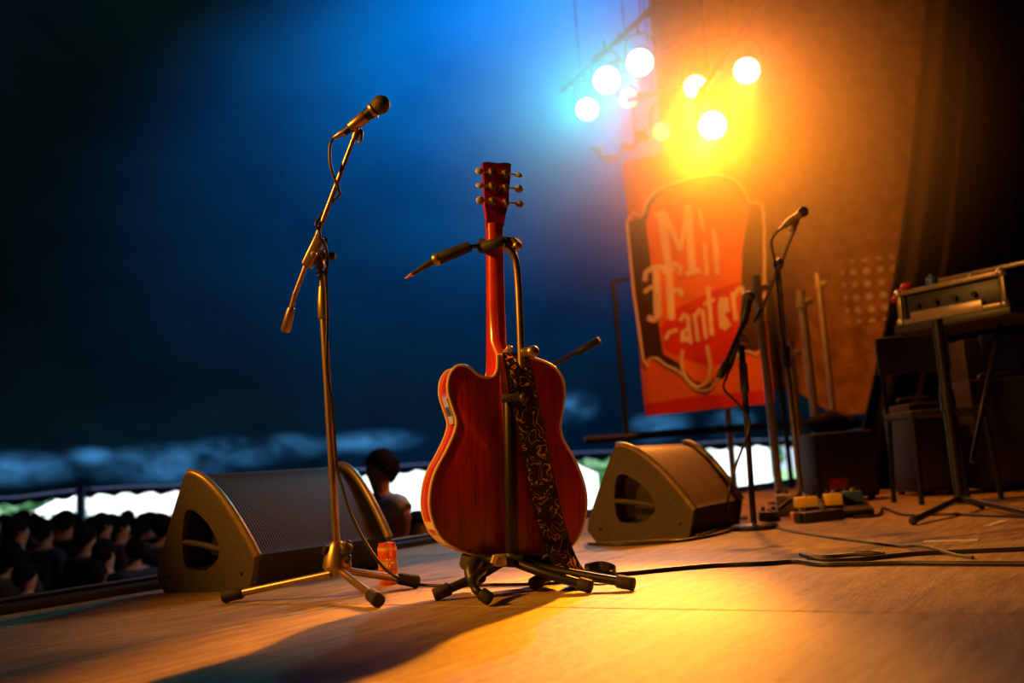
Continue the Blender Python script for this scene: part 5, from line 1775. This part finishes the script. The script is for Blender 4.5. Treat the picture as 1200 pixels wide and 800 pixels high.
def add_(x, y):
    a_ = N(nt, 'ShaderNodeMath', operation='ADD'); nt.links.new(x, a_.inputs[0]); nt.links.new(y, a_.inputs[1]); return a_.outputs[0]
vsn = N(nt, 'ShaderNodeVolumeScatter', Anisotropy=0.2)
vsn.inputs['Color'].default_value = (1, 1, 1, 1)
HC = lamp_pos[6][0]
dens = add_(puff(HC + V((0.42, -0.15, -0.12)), 1.65, HAZE_D), puff(lamp_pos[0][0] + V((0.0, -0.6, -0.5)), 1.7, HAZE_B))
nt.links.new(dens, vsn.inputs['Density'])
nt.links.new(vsn.outputs[0], nt.nodes['Material Output'].inputs['Volume'])
tag(hz_, 'smoke haze glowing around the stage lamps', 'haze', kind='stuff')

# ------------------------------------------------------------------ light
def spot(name, loc, target, col, power, size_deg, blend, rad):
    l = bpy.data.lights.new(name, 'SPOT')
    l.color = col; l.energy = power; l.spot_size = math.radians(size_deg); l.spot_blend = blend; l.shadow_soft_size = rad
    o = bpy.data.objects.new(name, l); COL.objects.link(o)
    o.location = loc
    o.rotation_euler = (V(target) - V(loc)).to_track_quat('-Z', 'Y').to_euler()
    return o
def lp(i, dd=0.05):
    c, d, r, _ = lamp_pos[i]
    return c + d * dd
ORG = (1.0, 0.31, 0.008)
DORG = (1.0, 0.25, 0.006)
CYA = (0.01, 0.36, 1.0)
def point(name, loc, col, power, rad):
    l = bpy.data.lights.new(name, 'POINT'); l.color = col; l.energy = power; l.shadow_soft_size = rad
    o = bpy.data.objects.new(name, l); COL.objects.link(o); o.location = loc
    return o
# beams of the lamps onto the stage
spot('beam_key', lp(6, 0.10), (-0.10, 2.15, 0), ORG, 4400, 16.5, 0.9, 0.06)
spot('beam_amber_top', lp(7, 0.10), (0.12, 1.40, 0), ORG, 1200, 10, 0.9, 0.06)
spot('beam_amber', lp(5, 0.10), (0.50, 3.4, 0.1), (1.0, 0.33, 0.012), 1000, 27, 1.0, 0.06)
spot('beam_cyan_a', lp(0, 0.10), (0.05, 2.9, 0), (0.08, 0.48, 0.9), 260, 18, 0.9, 0.06)
spot('beam_cyan_b', lp(1, 0.10), (-0.42, 3.9, 0), (0.03, 0.48, 0.9), 420, 17, 0.9, 0.06)
# spill of the lamps into the haze and onto the cloths around them
point('spill_key', lp(6, 0.16), DORG, 200, 0.07)
point('spill_amber', lp(5, 0.16), DORG, 22, 0.06)
point('spill_amber_top', lp(7, 0.16), (1.0, 0.16, 0.05), 28, 0.06)
for k in (0, 1, 2):
    spot('spill_cyan', lp(k, 0.16), lp(k, 0.16) + V((-2.2, -1.6, -0.5)), (0.0, 0.85, 1.0), 60, 150, 1.0, 0.06)
# warm front-of-house lamp high on the audience side
spot('front_lamp', (-4.2, 1.45, 3.0), (-0.40, 2.74, 0.76), (1.0, 0.36, 0.03), 1500, 31, 1.0, 0.10)
spot('added_front_spot', (-4.2, 1.1, 3.2), (1.75, 4.4, 1.12), (1.0, 0.42, 0.08), 850, 9, 0.8, 0.10)  # added spot without a known source, brightens flight case and far microphone
# blue wash on the canopy
spot('blue_wash', (0.75, 8.2, 3.1), at(600, 110, 11.5), (0.0, 0.85, 1.0), 1150, 100, 1.0, 0.15)
# daylight
sun = bpy.data.lights.new('sun', 'SUN'); sun.energy = 11.0; sun.angle = 0.02
so = bpy.data.objects.new('sun', sun); COL.objects.link(so)
so.rotation_euler = (math.radians(42), 0, math.radians(-20))
w = bpy.data.worlds.new('sky'); scn.world = w
w.use_nodes = True
bgn = w.node_tree.nodes['Background']
bgn.inputs[0].default_value = (0.62, 0.80, 1.0, 1)
bgn.inputs[1].default_value = 1.1

scn.view_settings.view_transform = 'Standard'
scn.view_settings.look = 'None'
scn.view_settings.gamma = 1
scn.view_settings.use_curve_mapping = False
scn.view_settings.exposure = 0.0
cy_ = scn.cycles
cy_.use_denoising = True
cy_.max_bounces = 6
cy_.diffuse_bounces = 3
cy_.glossy_bounces = 3
cy_.volume_bounces = 0
cy_.sample_clamp_indirect = 4.0
